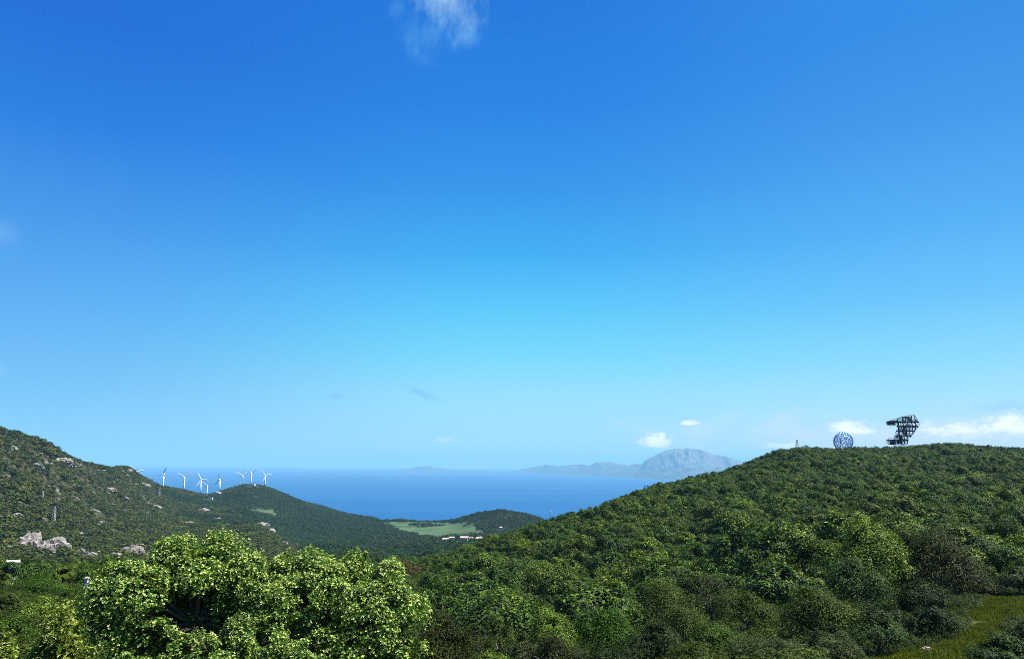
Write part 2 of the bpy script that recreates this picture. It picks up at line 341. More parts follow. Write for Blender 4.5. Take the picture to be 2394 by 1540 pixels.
# px : [(distance, photo row or Z(height)) x 11 ] from near to far
ST = [
 (-900, [(18, Z(293.5)), (45, Z(290)), (90, Z(286)), (150, Z(280)), (260, Z(268)), (450, Z(255)), (600, Z(290)), (700, Z(330)), (850, Z(370)), (1000, Z(370)), (2200, Z(100)), (3400, Z(-25))]),
 (-300, [(18, Z(293.5)), (45, Z(290)), (90, Z(284)), (150, Z(278)), (260, Z(264)), (450, Z(245)), (560, Z(275)), (700, Z(310)), (850, Z(350)), (1000, Z(350)), (2200, Z(100)), (3400, Z(-25))]),
 (0,    [(18, Z(293.4)), (45, 1570), (90, 1450), (150, 1352), (260, 1345), (450, 1322), (600, 1235), (760, 1120), (920, 1012), (1100, Z(315)), (2100, Z(100)), (3400, Z(-25))]),
 (100,  [(18, Z(293.3)), (45, 1570), (90, 1450), (150, 1354), (260, 1346), (450, 1325), (640, 1240), (820, 1140), (1000, 1043), (1200, Z(305)), (2200, Z(100)), (3400, Z(-25))]),
 (235,  [(18, Z(293.2)), (45, 1575), (90, 1455), (150, 1360), (260, 1350), (450, 1335), (750, 1250), (1020, 1165), (1300, 1094), (1500, Z(275)), (2400, Z(80)), (3500, Z(-25))]),
 (300,  [(18, Z(293.1)), (45, 1580), (90, 1460), (150, 1365), (260, 1352), (450, 1338), (800, 1250), (1100, 1170), (1450, 1099), (1700, Z(262)), (2500, Z(80)), (3500, Z(-25))]),
 (345,  [(18, Z(293)), (45, 1580), (90, 1460), (150, 1370), (260, 1355), (450, 1340), (850, 1250), (1250, 1180), (1650, 1124), (1850, Z(240)), (2600, Z(80)), (3500, Z(-25))]),
 (382,  [(18, Z(293)), (45, 1585), (90, 1465), (150, 1372), (260, 1356), (460, 1340), (900, 1250), (1400, 1185), (2000, 1140), (2200, Z(225)), (2800, Z(60)), (3600, Z(-25))]),
 (480,  [(18, Z(293)), (45, 1590), (90, 1470), (150, 1380), (260, 1358), (480, 1335), (950, 1248), (1500, 1190), (2150, 1157), (2350, Z(205)), (2900, Z(60)), (3600, Z(-25))]),
 (520,  [(18, Z(293)), (45, 1590), (90, 1470), (150, 1385), (260, 1360), (500, 1332), (980, 1248), (1550, 1192), (2180, 1149), (2380, Z(205)), (2900, Z(60)), (3600, Z(-25))]),
 (560,  [(18, Z(293)), (45, 1595), (90, 1475), (150, 1385), (260, 1360), (520, 1330), (1050, 1240), (1450, 1200), (2200, 1138), (2400, Z(215)), (2900, Z(60)), (3600, Z(-25))]),
 (598,  [(18, Z(293)), (45, 1595), (90, 1475), (150, 1388), (260, 1362), (550, 1325), (1150, 1222), (1420, 1218), (2220, 1134), (2420, Z(215)), (2950, Z(60)), (3600, Z(-25))]),
 (640,  [(18, Z(293)), (45, 1600), (90, 1480), (150, 1390), (260, 1362), (560, 1322), (1100, 1252), (1400, 1238), (2200, 1147), (2400, Z(205)), (2950, Z(50)), (3600, Z(-25))]),
 (700,  [(18, Z(293)), (45, 1600), (90, 1480), (150, 1390), (260, 1362), (580, 1315), (1000, 1288), (1350, 1262), (2150, 1170), (2350, Z(190)), (2950, Z(40)), (3600, Z(-25))]),
 (800,  [(18, Z(293)), (45, 1600), (90, 1480), (150, 1390), (260, 1362), (620, 1308), (1000, 1285), (1350, 1260), (2100, 1200), (2300, Z(165)), (2900, Z(30)), (3600, Z(-25))]),
 (900,  [(18, Z(292.6)), (45, 1610), (90, 1490), (150, 1400), (240, 1362), (620, 1310), (900, 1287), (1300, 1256), (1850, 1215), (2100, Z(140)), (2800, Z(20)), (3600, Z(-25))]),
 (980,  [(18, Z(292.4)), (45, 1620), (90, 1500), (150, 1420), (215, 1356), (620, 1312), (900, 1282), (1300, 1258), (1760, 1218), (2000, Z(140)), (2800, Z(20)), (3600, Z(-25))]),
 (1060, [(18, Z(292.2)), (45, 1640), (90, 1530), (150, 1420), (225, 1318), (500, 1310), (950, 1271), (1300, 1254), (1700, 1217), (2000, Z(130)), (2800, Z(20)), (3600, Z(-25))]),
 (1110, [(18, Z(292.1)), (45, 1640), (95, 1530), (155, 1400), (235, 1300), (500, 1300), (1000, 1266), (1300, 1250), (1560, 1206), (1900, Z(130)), (2800, Z(20)), (3600, Z(-25))]),
 (1165, [(18, Z(292)), (45, 1640), (100, 1530), (160, 1380), (250, 1276), (500, 1280), (1000, 1264), (1250, 1250), (1500, 1193), (1850, Z(120)), (2800, Z(20)), (3600, Z(-25))]),
 (1230, [(18, Z(292)), (45, 1640), (105, 1520), (170, 1360), (268, 1255), (500, 1266), (1000, 1255), (1200, 1246), (1480, 1204), (1850, Z(120)), (2800, Z(20)), (3600, Z(-25))]),
 (1290, [(18, Z(292)), (45, 1640), (105, 1510), (180, 1340), (285, 1228), (500, Z(245)), (1000, Z(215)), (1200, Z(200)), (1480, 1228), (1850, Z(110)), (2800, Z(20)), (3600, Z(-25))]),
 (1390, [(18, Z(292)), (45, 1640), (105, 1505), (190, 1310), (315, 1203), (500, Z(245)), (1000, Z(205)), (1200, Z(190)), (1480, Z(160)), (1850, Z(110)), (2800, Z(20)), (3600, Z(-25))]),
 (1480, [(18, Z(292.3)), (45, 1630), (105, 1500), (200, 1280), (350, 1168), (520, Z(255)), (1000, Z(205)), (1200, Z(190)), (1480, Z(160)), (1850, Z(110)), (2800, Z(20)), (3600, Z(-25))]),
 (1600, [(18, Z(292.7)), (50, 1600), (100, 1480), (220, 1240), (420, 1132), (600, Z(268)), (1000, Z(205)), (1200, Z(190)), (1480, Z(160)), (1850, Z(110)), (2800, Z(20)), (3600, Z(-25))]),
 (1740, [(18, Z(293)), (55, 1560), (100, 1460), (240, 1200), (500, 1097), (700, Z(275)), (1000, Z(215)), (1200, Z(190)), (1480, Z(160)), (1850, Z(110)), (2800, Z(20)), (3600, Z(-25))]),
 (1860, [(18, Z(293.2)), (55, 1545), (100, 1440), (270, 1170), (590, 1061), (800, Z(285)), (1050, Z(235)), (1250, Z(195)), (1480, Z(160)), (1850, Z(110)), (2800, Z(20)), (3600, Z(-25))]),
 (1975, [(18, Z(293.4)), (55, 1540), (100, 1425), (290, 1155), (640, 1055), (820, Z(290)), (1050, Z(240)), (1250, Z(195)), (1480, Z(160)), (1850, Z(110)), (2800, Z(20)), (3600, Z(-25))]),
 (2110, [(18, Z(293.6)), (55, 1530), (100, 1405), (290, 1150), (650, 1050), (830, Z(290)), (1050, Z(240)), (1250, Z(195)), (1480, Z(160)), (1850, Z(110)), (2800, Z(20)), (3600, Z(-25))]),
 (2210, [(18, Z(293.7)), (55, 1525), (100, 1400), (290, 1150), (650, 1044), (830, Z(290)), (1050, Z(240)), (1250, Z(195)), (1480, Z(160)), (1850, Z(110)), (2800, Z(20)), (3600, Z(-25))]),
 (2394, [(18, Z(293.8)), (55, 1520), (100, 1395), (270, 1155), (620, 1061), (830, Z(285)), (1050, Z(240)), (1250, Z(195)), (1480, Z(160)), (1850, Z(110)), (2800, Z(20)), (3600, Z(-25))]),
 (2800, [(18, Z(294)), (55, Z(288)), (100, Z(285)), (270, Z(292)), (560, Z(302)), (830, Z(280)), (1050, Z(240)), (1250, Z(195)), (1480, Z(160)), (1850, Z(110)), (2800, Z(20)), (3600, Z(-25))]),
 (3500, [(18, Z(295)), (55, Z(292)), (100, Z(290)), (270, Z(294)), (560, Z(300)), (830, Z(280)), (1050, Z(240)), (1250, Z(195)), (1480, Z(160)), (1850, Z(110)), (2800, Z(20)), (3600, Z(-25))]),
]
cur_az = [[] for _ in range(K)]; cur_r = [[] for _ in range(K)]; cur_z = [[] for _ in range(K)]
NEARFIX = {1290: 7, 1390: 0, 1480: -8, 1600: 4, 1860: -10, 1975: 3, 2110: 5, 2210: 0, 2394: -9}
FARFIX = {0: -15, 100: -12, 235: -8, 300: -14, 345: -14, 382: -8, 560: -4, 598: -7, 640: -8, 700: -4, 1110: -8, 1165: -14, 1230: -9, 1290: -8}
for px, prof in ST:
    for k_, fx in ((4, NEARFIX), (8, FARFIX)):
        if px in fx and not isinstance(prof[k_][1], tuple): prof[k_] = (prof[k_][0], prof[k_][1] + fx[px])
    assert len(prof) == K, px
    for k, (d, v) in enumerate(prof):
        if isinstance(v, tuple):
            a, _t = azel(px, 1200); z = v[1]
        else:
            a, tt = azel(px, v); z = CAMZ + d * tt
        cur_az[k].append(a); cur_r[k].append(math.log(d)); cur_z[k].append(z)
az_in = np.radians(np.arange(-52, 52.001, 0.125)); az_out = np.radians(np.arange(56, 304.1, 4.0))
AZ = np.concatenate([az_in, az_out]); NA = len(AZ)
azw = np.where(AZ > PI, AZ - 2 * PI, AZ)
RL = np.concatenate([np.linspace(math.log(1.5), math.log(40), 40)[:-1], np.linspace(math.log(40), math.log(3500), 430)]); NR = len(RL)
az_c = np.radians(np.arange(-64, 64.001, 0.125))   # lookup domain
def table(azs):
    T = np.zeros((len(azs), NR))
    kr = np.array([np.interp(azs, cur_az[k], cur_r[k]) for k in range(K)])
    kz = np.array([np.interp(azs, cur_az[k], cur_z[k]) for k in range(K)])
    for i in range(len(azs)):
        xr = np.concatenate([[math.log(1.5)], kr[:, i]]); xz = np.concatenate([[298.3], kz[:, i]])
        # interpolate in true distance, not its logarithm
        T[i] = np.interp(np.exp(RL), np.exp(xr), xz)
    return T, kr
def smooth(T, n, ax, circ=False):
    k = np.exp(-0.5 * (np.arange(-3 * n, 3 * n + 1) / n) ** 2); k /= k.sum(); w = 3 * n
    P = np.pad(T, [(w, w) if i == ax else (0, 0) for i in (0, 1)], mode='edge')
    o = np.zeros_like(T)
    for i, q in enumerate(k):
        o += q * (P[i:i + T.shape[0], :] if ax == 0 else P[:, i:i + T.shape[1]])
    return o
TB, _ = table(az_c); TB = smooth(smooth(TB, 3, 0), 3, 1)
RR = np.exp(RL)
_xx = RR[None, :] * np.sin(az_c)[:, None]; _yy = RR[None, :] * np.cos(az_c)[:, None]
amp = np.clip((RR - 15) / 400, 0, 1)[None, :]
TB = TB + amp * fbm(_xx, _yy, 90, 5) * 5 * np.clip(1.2 - RR / 5000, 0.4, 1)[None, :] + 0.35 * fbm(_xx, _yy, 4, 3)
def H(x, y):
    """ground height at world x, y (arrays or numbers)"""
    x = np.asarray(x, float); y = np.asarray(y, float)
    a = np.clip(np.arctan2(x, y), az_c[0], az_c[-1] - 1e-6); r = np.clip(np.hypot(x, y), RR[0], RR[-1] - 1e-3)
    fa = (a - az_c[0]) / (az_c[1] - az_c[0]); ia = np.clip(fa.astype(int), 0, len(az_c) - 2); fa = fa - ia
    ir = np.clip(np.searchsorted(RR, r) - 1, 0, NR - 2); fr = (r - RR[ir]) / (RR[ir + 1] - RR[ir])
    z = (TB[ia, ir] * (1 - fa) + TB[ia + 1, ir] * fa) * (1 - fr) + (TB[ia, ir + 1] * (1 - fa) + TB[ia + 1, ir + 1] * fa) * fr
    # behind the camera the ground levels out
    w = np.clip((np.abs(np.arctan2(x, y)) - R(55)) / R(30), 0, 1)
    return z * (1 - w) + w * np.minimum(z, 299.0 - 0.01 * r)
def ground_hit(px, py, dmin=20.0, dmax=3300.0):
    a, tt = azel(px, py); ds = np.exp(np.linspace(math.log(dmin), math.log(dmax), 4000))
    zz = H(ds * math.sin(a), ds * math.cos(a)); k = np.nonzero(CAMZ + ds * tt <= zz)[0]
    d = ds[k[0]] if len(k) else dmax
    return d, Vector((d * math.sin(a), d * math.cos(a), float(H(d * math.sin(a), d * math.cos(a)))))
def gz(x, y): return float(H(x, y))
def on_ground(px, d, py=1300):
    a, _t = azel(px, py); x, y = d * math.sin(a), d * math.cos(a); return Vector((x, y, gz(x, y)))
def project(p):
    """world points (n,3) -> photo pixel coordinates"""
    p = np.asarray(p, float) - np.array([0, 0, CAMZ])
    X = p @ np.array(rt); Y = p @ np.array(up); D = p @ np.array(f_)
    D = np.maximum(D, 1e-3)
    return FW / 2 + FPX * X / D, FH / 2 - FPX * Y / D

def skyline(px, d0, d1):
    return min(project(np.array([[q * math.sin(azel(px, 1200)[0]), q * math.cos(azel(px, 1200)[0]), gz(q * math.sin(azel(px, 1200)[0]), q * math.cos(azel(px, 1200)[0]))]]))[1][0] for q in np.linspace(d0, d1, 120))
def near_limit(a):   # distance of the dip behind the near crest
    return np.exp(np.interp(a, cur_az[5], cur_r[5]))
def crest_r(a): return np.exp(np.interp(a, cur_az[4], cur_r[4]))
def far_crest_r(a): return np.exp(np.interp(a, cur_az[8], cur_r[8]))

def in_poly(x, y, poly):
    ins = np.zeros(np.shape(x), bool); n = len(poly)
    for i in range(n):
        x1, y1 = poly[i]; x2, y2 = poly[(i + 1) % n]
        c = ((y1 > y) != (y2 > y)) & (x < (x2 - x1) * (y - y1) / ((y2 - y1) or 1e-9) + x1); ins ^= c
    return ins
def px_poly(pts):    # polygon on the ground, found from where the photograph shows it
    return [tuple(ground_hit(a, b)[1][:2]) for a, b in pts]
meadow_polys = [px_poly([(890, 1222), (935, 1219), (1000, 1219), (1062, 1220), (1100, 1226), (1126, 1236), (1118, 1250), (1095, 1256), (1050, 1262), (1005, 1252), (950, 1247), (915, 1236)]),
                px_poly([(580, 1192), (640, 1188), (645, 1205), (615, 1208)])]
clear_polys = [px_poly([(2300, 1405), (2330, 1394), (2430, 1385), (2430, 1450), (2335, 1462), (2290, 1500), (2380, 1590), (1960, 1600), (2030, 1538), (2150, 1516), (2262, 1475)])]
def region(x, y, polys, blur=6.0):
    r = np.zeros(np.shape(x)); nx = blur * fbm(x, y, 18, 2) * 2; ny = blur * fbm(x + 500, y, 18, 2) * 2
    for p in polys: r = np.maximum(r, in_poly(x + nx, y + ny, p).astype(float))
    return r

def grid_mesh(name, azs, ir0, ir1, wrap, close_hole):
    rs = RR[ir0:ir1]; A, Q = np.meshgrid(azs, rs, indexing='ij'); X = Q * np.sin(A); Y = Q * np.cos(A); Zz = H(X, Y)
    V = np.stack([X, Y, Zz], -1).reshape(-1, 3); na, nr = len(azs), len(rs)
    i = np.arange(na if wrap else na - 1)[:, None]; j = np.arange(nr - 1)[None, :]; i2 = (i + 1) % na
    F = np.stack([i * nr + j, i * nr + j + 1, i2 * nr + j + 1, i2 * nr + j], -1).reshape(-1, 4)
    x, y = V[:, 0], V[:, 1]; rr = np.hypot(x, y); aa = np.arctan2(x, y)
    mead = region(x, y, meadow_polys, 12.0); clr = region(x, y, clear_polys, 1.2)
    edge = azel(545, 1250)[0] + fbm(x, y, 220, 4) * .12; rocky = np.clip((edge - aa) / .03 + .5, 0, 1)
    sp_ = np.exp(np.interp(aa, cur_az[6], cur_r[6])); rocky = np.maximum(rocky, np.clip((azel(700, 1250)[0] + fbm(x, y, 90, 3) * .1 - aa) / .03, 0, 1) * np.clip((sp_ * 1.03 - rr) / 40, 0, 1))
    rocky *= np.clip((rr - 380) / 150, 0, 1)
    rocky *= np.clip((far_crest_r(aa) + 60 - rr) / 100, 0, 1)
    bushy = np.clip(1 - rocky, 0, 1)
    return V, F, dict(meadow=('POINT', mead), clearing=('POINT', clr), rocky=('POINT', rocky), bushy=('POINT', bushy))
# near ground (with the maquis hill) and the hills beyond it share an edge
i_split = int(np.searchsorted(RR, 460.0))
V, F, A_ = grid_mesh('g', AZ, 0, NR, True, True)
nr = NR; na = NA
jj = F[:, 0] % nr; rq = RR[jj]; aq = np.where(AZ[F[:, 0] // nr] > PI, AZ[F[:, 0] // nr] - 2 * PI, AZ[F[:, 0] // nr])
lim = np.where(np.abs(aq) < R(54), near_limit(np.clip(aq, -R(54), R(54))), 460.0)
isnear = rq < lim
def sub(name, mask):
    f = F[mask]; used = np.unique(f); mp = np.full(len(V), -1); mp[used] = np.arange(len(used))
    return np_mesh(name, V[used], mp[f][:, ::-1], M['ground'], {k: (d, v[used]) for k, (d, v) in A_.items()}, smooth=True)
# close the small hole under the viewpoint
near_me = sub('ground', isnear)
tag(link('ground', near_me), kind='structure')
tag(link('hills', sub('hills', ~isnear)), kind='structure')
cap = MB(); n0 = 64
cap.add([(1.62 * math.sin(2 * PI * i / n0), 1.62 * math.cos(2 * PI * i / n0), 298.25) for i in range(n0)], [tuple(range(n0))[::-1]])
tag(cap.build('viewpoint_ground', M['ground']), kind='structure')

if 0:
    print('near', [(p_, round(skyline(p_, 60, 760))) for p_ in (1290, 1390, 1480, 1600, 1740, 1860, 1975, 2110, 2210, 2390)])
    print('far', [(p_, round(skyline(p_, 400, 2600))) for p_ in (5, 100, 235, 300, 345, 382, 480, 520, 560, 598, 640, 700, 800, 900, 980, 1060, 1110, 1165, 1230, 1270)])
# ------------------------------------------------------------------ sea
m, t, out = mat('sea_water'); g = t.new('ShaderNodeNewGeometry')
mp = t.new('ShaderNodeMapping'); mp.inputs['Scale'].default_value = (1.0, 1.0, 1.0); t.l.new(g.outputs['Position'], mp.inputs[0])
ns = t.noise(mp.outputs[0], .02, 6, .6); nl = t.noise(mp.outputs[0], .0009, 4, .6)
mp2 = t.new('ShaderNodeMapping'); mp2.inputs['Scale'].default_value = (.00012, .0009, 1); t.l.new(g.outputs['Position'], mp2.inputs[0]); nst = t.noise(mp2.outputs[0], 1.0, 5, .55)
wc = t.mix(t.mapr(nst, .36, .64), (.001, .050, .14, 1), (.002, .062, .165, 1))
bp = t.new('ShaderNodeBump'); bp.inputs['Strength'].default_value = .5; bp.inputs['Distance'].default_value = 6.0; t.l.new(ns, bp.inputs['Height'])
principled(t, out, wc, .6, .04, normal=bp.outputs[0]); M['sea'] = m
ra = np.exp(np.linspace(math.log(1500), math.log(60000), 40)); th = np.linspace(0, 2 * PI, 193)[:-1]
A2, Q2 = np.meshgrid(th, ra, indexing='ij'); Vs = np.stack([Q2 * np.sin(A2), Q2 * np.cos(A2), np.zeros_like(A2)], -1).reshape(-1, 3)
n_a, n_r = len(th), len(ra); i = np.arange(n_a)[:, None]; j = np.arange(n_r - 1)[None, :]; i2 = (i + 1) % n_a
Fs = np.stack([i * n_r + j, i2 * n_r + j, i2 * n_r + j + 1, i * n_r + j + 1], -1).reshape(-1, 4)
Fs = Fs[:, ::-1]
tag(link('sea', np_mesh('sea', Vs, Fs, M['sea'], smooth=True)), kind='structure')
sb = MB(); sb.add([(1500.5 * math.sin(q), 1500.5 * math.cos(q), -1.0) for q in np.linspace(0, 2 * PI, 65)[:-1]], [tuple(range(64))[::-1]])
tag(sb.build('seabed', M['sea']), kind='structure')

# ------------------------------------------------------------------ mountains across the strait
m, t, out = mat('far_mountain_rock'); g = t.new('ShaderNodeNewGeometry'); mp = t.new('ShaderNodeMapping'); mp.inputs['Scale'].default_value = (1, 1, .35); t.l.new(g.outputs['Position'], mp.inputs[0])
n1 = t.noise(mp.outputs[0], .0028, 8, .7); n2 = t.noise(mp.outputs[0], .011, 5, .7)
sepz = t.new('ShaderNodeSeparateXYZ'); t.l.new(g.outputs['Position'], sepz.inputs[0])
rockf = t.math('ADD', t.mapr(sepz.outputs[2], 60, 420, 0, .22), n1)
rc = t.ramp(rockf, [(.42, (.012, .02, .014, 1)), (.54, (.022, .03, .02, 1)), (.66, (.07, .068, .06, 1)), (.85, (.15, .145, .13, 1))])
rc = t.mix(t.mapr(n2, .5, .6), rc, t.mix(.6, rc, (.05, .065, .035, 1)))
principled(t, out, rc, .95, .05); M['mtn'] = m

def coast(name, sil, shore, depth, seed, gully=0.35, dens=1.0):
    """sil: [(px,py)] crest; shore: [(px,distance)]; a ridge with a shore in front and a slope behind"""
    pxs = np.arange(sil[0][0], sil[-1][0] + .01, 1.2 * dens); py = np.interp(pxs, [s[0] for s in sil], [s[1] for s in sil])
    sh = np.interp(pxs, [s[0] for s in shore], [s[1] for s in shore]); nt = 56
    T = np.linspace(0, 1.0, nt); vs = np.zeros((len(pxs), nt, 3))
    for i, (a, b, d0) in enumerate(zip(pxs, py, sh)):
        az, tt = azel(a, b); dc = d0 + depth; zc = max(CAMZ + dc * tt, 8.0); z_edge = zc
        for j, q in enumerate(T):
            if q <= .7:
                s_ = q / .7; d = d0 + depth * s_; z = zc * (0.55 * s_ ** 1.15 + 0.45 * s_ ** 2.3)
            else:
                s_ = (q - .7) / .3; d = d0 + depth * (1 + s_ * .8); z = zc * max(0.0, 1 - s_) ** 1.3
            vs[i, j] = (d * math.sin(az), d * math.cos(az), z)
    X, Y, Zv = vs[..., 0], vs[..., 1], vs[..., 2]
    s_ = np.clip(T / .7, 0, 1)[None, :]
    env = np.sin(np.clip(s_, 0, 1) * PI) ** .7 * (T <= .7)
    ridged = 1 - np.abs(fbm(X + seed * 777, Y * .35, 900, 5, .6)) * 3.2
    vs[..., 2] = np.maximum(Zv * (1 + gully * env * (ridged - .35)), -2 + 0 * Zv)
    vs[:, 0, 2] = -3; vs[:, -1, 2] = -3
    vs[..., 2] += (T > 0.69) * (T < .72) * fbm(X, Y, 350, 3) * 12
    n, k = len(pxs), nt; i = np.arange(n - 1)[:, None]; j = np.arange(k - 1)[None, :]
    f = np.stack([i * k + j, (i + 1) * k + j, (i + 1) * k + j + 1, i * k + j + 1], -1).reshape(-1, 4)
    return tag(link(name, np_mesh(name, vs.reshape(-1, 3), f, M['mtn'], smooth=True)), kind='structure')
coast('mountain', [(1480, 1112), (1497, 1090), (1506, 1078), (1516, 1071), (1531, 1064), (1546, 1057), (1566, 1051), (1586, 1047.5), (1604, 1047.5), (1622, 1047), (1640, 1051), (1657, 1055), (1672, 1062), (1678, 1061), (1690, 1065), (1705, 1069), (1725, 1075), (1753, 1081), (1800, 1086), (1900, 1093), (2050, 1099), (2300, 1106)],
      [(1480, 19600), (1550, 18500), (1700, 18500), (2300, 19000)], 2600, 1, .42)
coast('coastal_hills', [(1184, 1104), (1201, 1102), (1222, 1096), (1240, 1092), (1262, 1088), (1280, 1085), (1294, 1087.5), (1308, 1088), (1335, 1085.5), (1360, 1083.5), (1379, 1088), (1386, 1083), (1395, 1078.4), (1410, 1080), (1427, 1079), (1445, 1082), (1467, 1085.5), (1485, 1083), (1499, 1083), (1540, 1084), (1600, 1090), (1660, 1110)],
      [(1184, 31000), (1300, 25000), (1400, 22500), (1500, 21300), (1660, 21000)], 2400, 2, .4)
coast('island', [(936, 1099), (950, 1095), (970, 1091.5), (990, 1089), (1002, 1088.5), (1012, 1091), (1030, 1093), (1045, 1097.5), (1075, 1099), (1120, 1100), (1180, 1101.5), (1230, 1103)],
      [(936, 31000), (1040, 30500), (1230, 30000)], 1800, 3, .3)

# ------------------------------------------------------------------ foliage builders
def unit(v): return v / np.maximum(np.linalg.norm(v, axis=-1, keepdims=True), 1e-9)
def lobe_points(rs, lobes, n, inner=.55, under=-.45):
    """points spread through the outer part of a set of ellipsoid lobes; returns pos, outward normal"""
    L = np.array(lobes, float); w = (L[:, 3] * L[:, 4] + L[:, 3] * L[:, 5]); w /= w.sum()
    idx = rs.choice(len(L), n, p=w); d = unit(rs.normal(size=(n, 3)))
    flip = (d[:, 2] < under); d[flip, 2] *= -1
    rad = inner + (1 - inner) * rs.rand(n) ** .45
    rad = rad * (1 + .10 * rs.normal(size=n))
    pos = L[idx, :3] + d * L[idx, 3:6] * rad[:, None]
    # drop points deep inside other lobes
    keep = np.ones(n, bool)
    for k in range(len(L)):
        q = np.linalg.norm((pos - L[k, :3]) / L[k, 3:6], axis=1)
        keep &= ~((q < inner * .8) & (idx != k))
    return pos[keep], unit(d / L[idx, 3:6])[keep]
def leaves_from(rs, pos, nrm, size, rosette=1, aspect=.45, upbias=.5, droop=0.0, spread=.9, tipchance=.35):
    """diamond leaves; rosette > 1 makes whorls at shoot tips. Returns verts, faces, tint"""
    n = len(pos); ax = unit(nrm + np.array([0, 0, upbias]) + rs.normal(size=(n, 3)) * .24)
    if rosette > 1:
        ref = unit(np.cross(ax, rs.normal(size=(n, 3)))); bi = np.cross(ax, ref)
        th = (np.arange(rosette)[None, :] / rosette + rs.rand(n, 1)) * 2 * PI + rs.normal(size=(n, rosette)) * .25
        rad = ref[:, None, :] * np.cos(th)[..., None] + bi[:, None, :] * np.sin(th)[..., None]
        lift = rs.uniform(.15, .9, size=(n, rosette, 1))
        d = unit(rad * spread + ax[:, None, :] * lift); d[..., 2] -= droop; d = unit(d)
        nn = unit(ax[:, None, :] - d * np.sum(ax[:, None, :] * d, -1, keepdims=True) + rs.normal(size=(n, rosette, 3)) * .12)
        P = np.repeat(pos[:, None, :], rosette, 1)
        tipf = (rs.rand(n) < tipchance)[:, None]
        tint = np.where(tipf, rs.uniform(.72, 1.0, (n, rosette)), rs.uniform(0, .7, (n, rosette)))
        P, d, nn, tint = P.reshape(-1, 3), d.reshape(-1, 3), nn.reshape(-1, 3), tint.reshape(-1)
    else:
        nn = ax; d = unit(np.cross(nn, rs.normal(size=(n, 3)))); P = pos; tint = rs.rand(n) ** 1.3
    k = len(P); s = (size * rs.uniform(.65, 1.3, k))[:, None]; side = np.cross(d, nn)
    v0 = P; v2 = P + d * s; mid = P + d * s * .5 + nn * s * .10
    v1 = mid + side * s * aspect * .5; v3 = mid - side * s * aspect * .5
    V = np.stack([v0, v1, v2, v3], 1).reshape(-1, 3); F = np.arange(4 * k).reshape(-1, 4)
    return V, F, tint
def crown_mesh(name, seed, lobes, n, size, material, **kw):
    rs = np.random.RandomState(seed); inner = kw.pop('inner', .5); under = kw.pop('under', -.4)
    p, nrm = lobe_points(rs, lobes, n, inner, under)
    hs = kw.pop('hole', size * 3.6); q = p / hs; o_ = seed * 3.7 % 60 + 30     # leaves gather into sprays with gaps between
    hn = noise3(q + o_, 1.0); p = p + nrm * (hn * hs * .9)[:, None]; k_ = hn > kw.pop('thr', -.14); p, nrm = p[k_], nrm[k_]
    V, F, tn = leaves_from(rs, p, nrm, size, **kw)
    return np_mesh(name, V, F, material, dict(tint=('FACE', tn)))
def dome_lobes(seed, rx, rz, k=9, flat=.0, lob=.45):
    """lumpy dome of lobes, base at z=0, radius rx, height rz"""
    rs = np.random.RandomState(seed); L = [(0, 0, rz * .42, rx * .72, rx * .72, rz * .46)]
    for i in range(k):
        a = 2 * PI * (i + rs.uniform(-.3, .3)) / k; q = rs.uniform(.45, .68); s = rs.uniform(.75, 1.25) * lob
        L.append((rx * q * math.cos(a), rx * q * math.sin(a), rz * rs.uniform(.3, .55), rx * s, rx * s, rz * s * .72))
    for i in range(max(3, k // 2)):
        a = rs.uniform(0, 2 * PI); q = rs.uniform(0, .42); s = rs.uniform(.7, 1.2) * lob
        L.append((rx * q * math.cos(a), rx * q * math.sin(a), rz * rs.uniform(.6, .78), rx * s, rx * s, rz * s * .6))
    return L
def trunk_mb(seed, h, r, spread, n=4, lean=(0, 0)):
    rd = random.Random(seed); b = MB(); fork = h * .42
    b.tube([(0, 0, -.6), (lean[0] * .3, lean[1] * .3, fork * .5), (lean[0], lean[1], fork)], [r * 1.25, r, r * .8], 8)
    for i in range(n):
        a = 2 * PI * (i + rd.uniform(-.3, .3)) / n; e = Vector((lean[0] + math.cos(a) * spread * .75, lean[1] + math.sin(a) * spread * .75, h * rd.uniform(.7, .88)))
        s = Vector((lean[0], lean[1], fork * rd.uniform(.8, .98))); mdl = s.lerp(e, .5) + Vector((rd.uniform(-.1, .1) * spread, rd.uniform(-.1, .1) * spread, h * .04))
        b.tube([s, mdl, e], [r * .6, r * .38, r * .12], 6)
        for q in range(2):
            e2 = mdl.lerp(e, .3) + Vector((rd.uniform(-.35, .35) * spread, rd.uniform(-.35, .35) * spread, h * rd.uniform(.08, .2)))
            b.tube([mdl, e2], [r * .28, r * .07], 5)
    return b

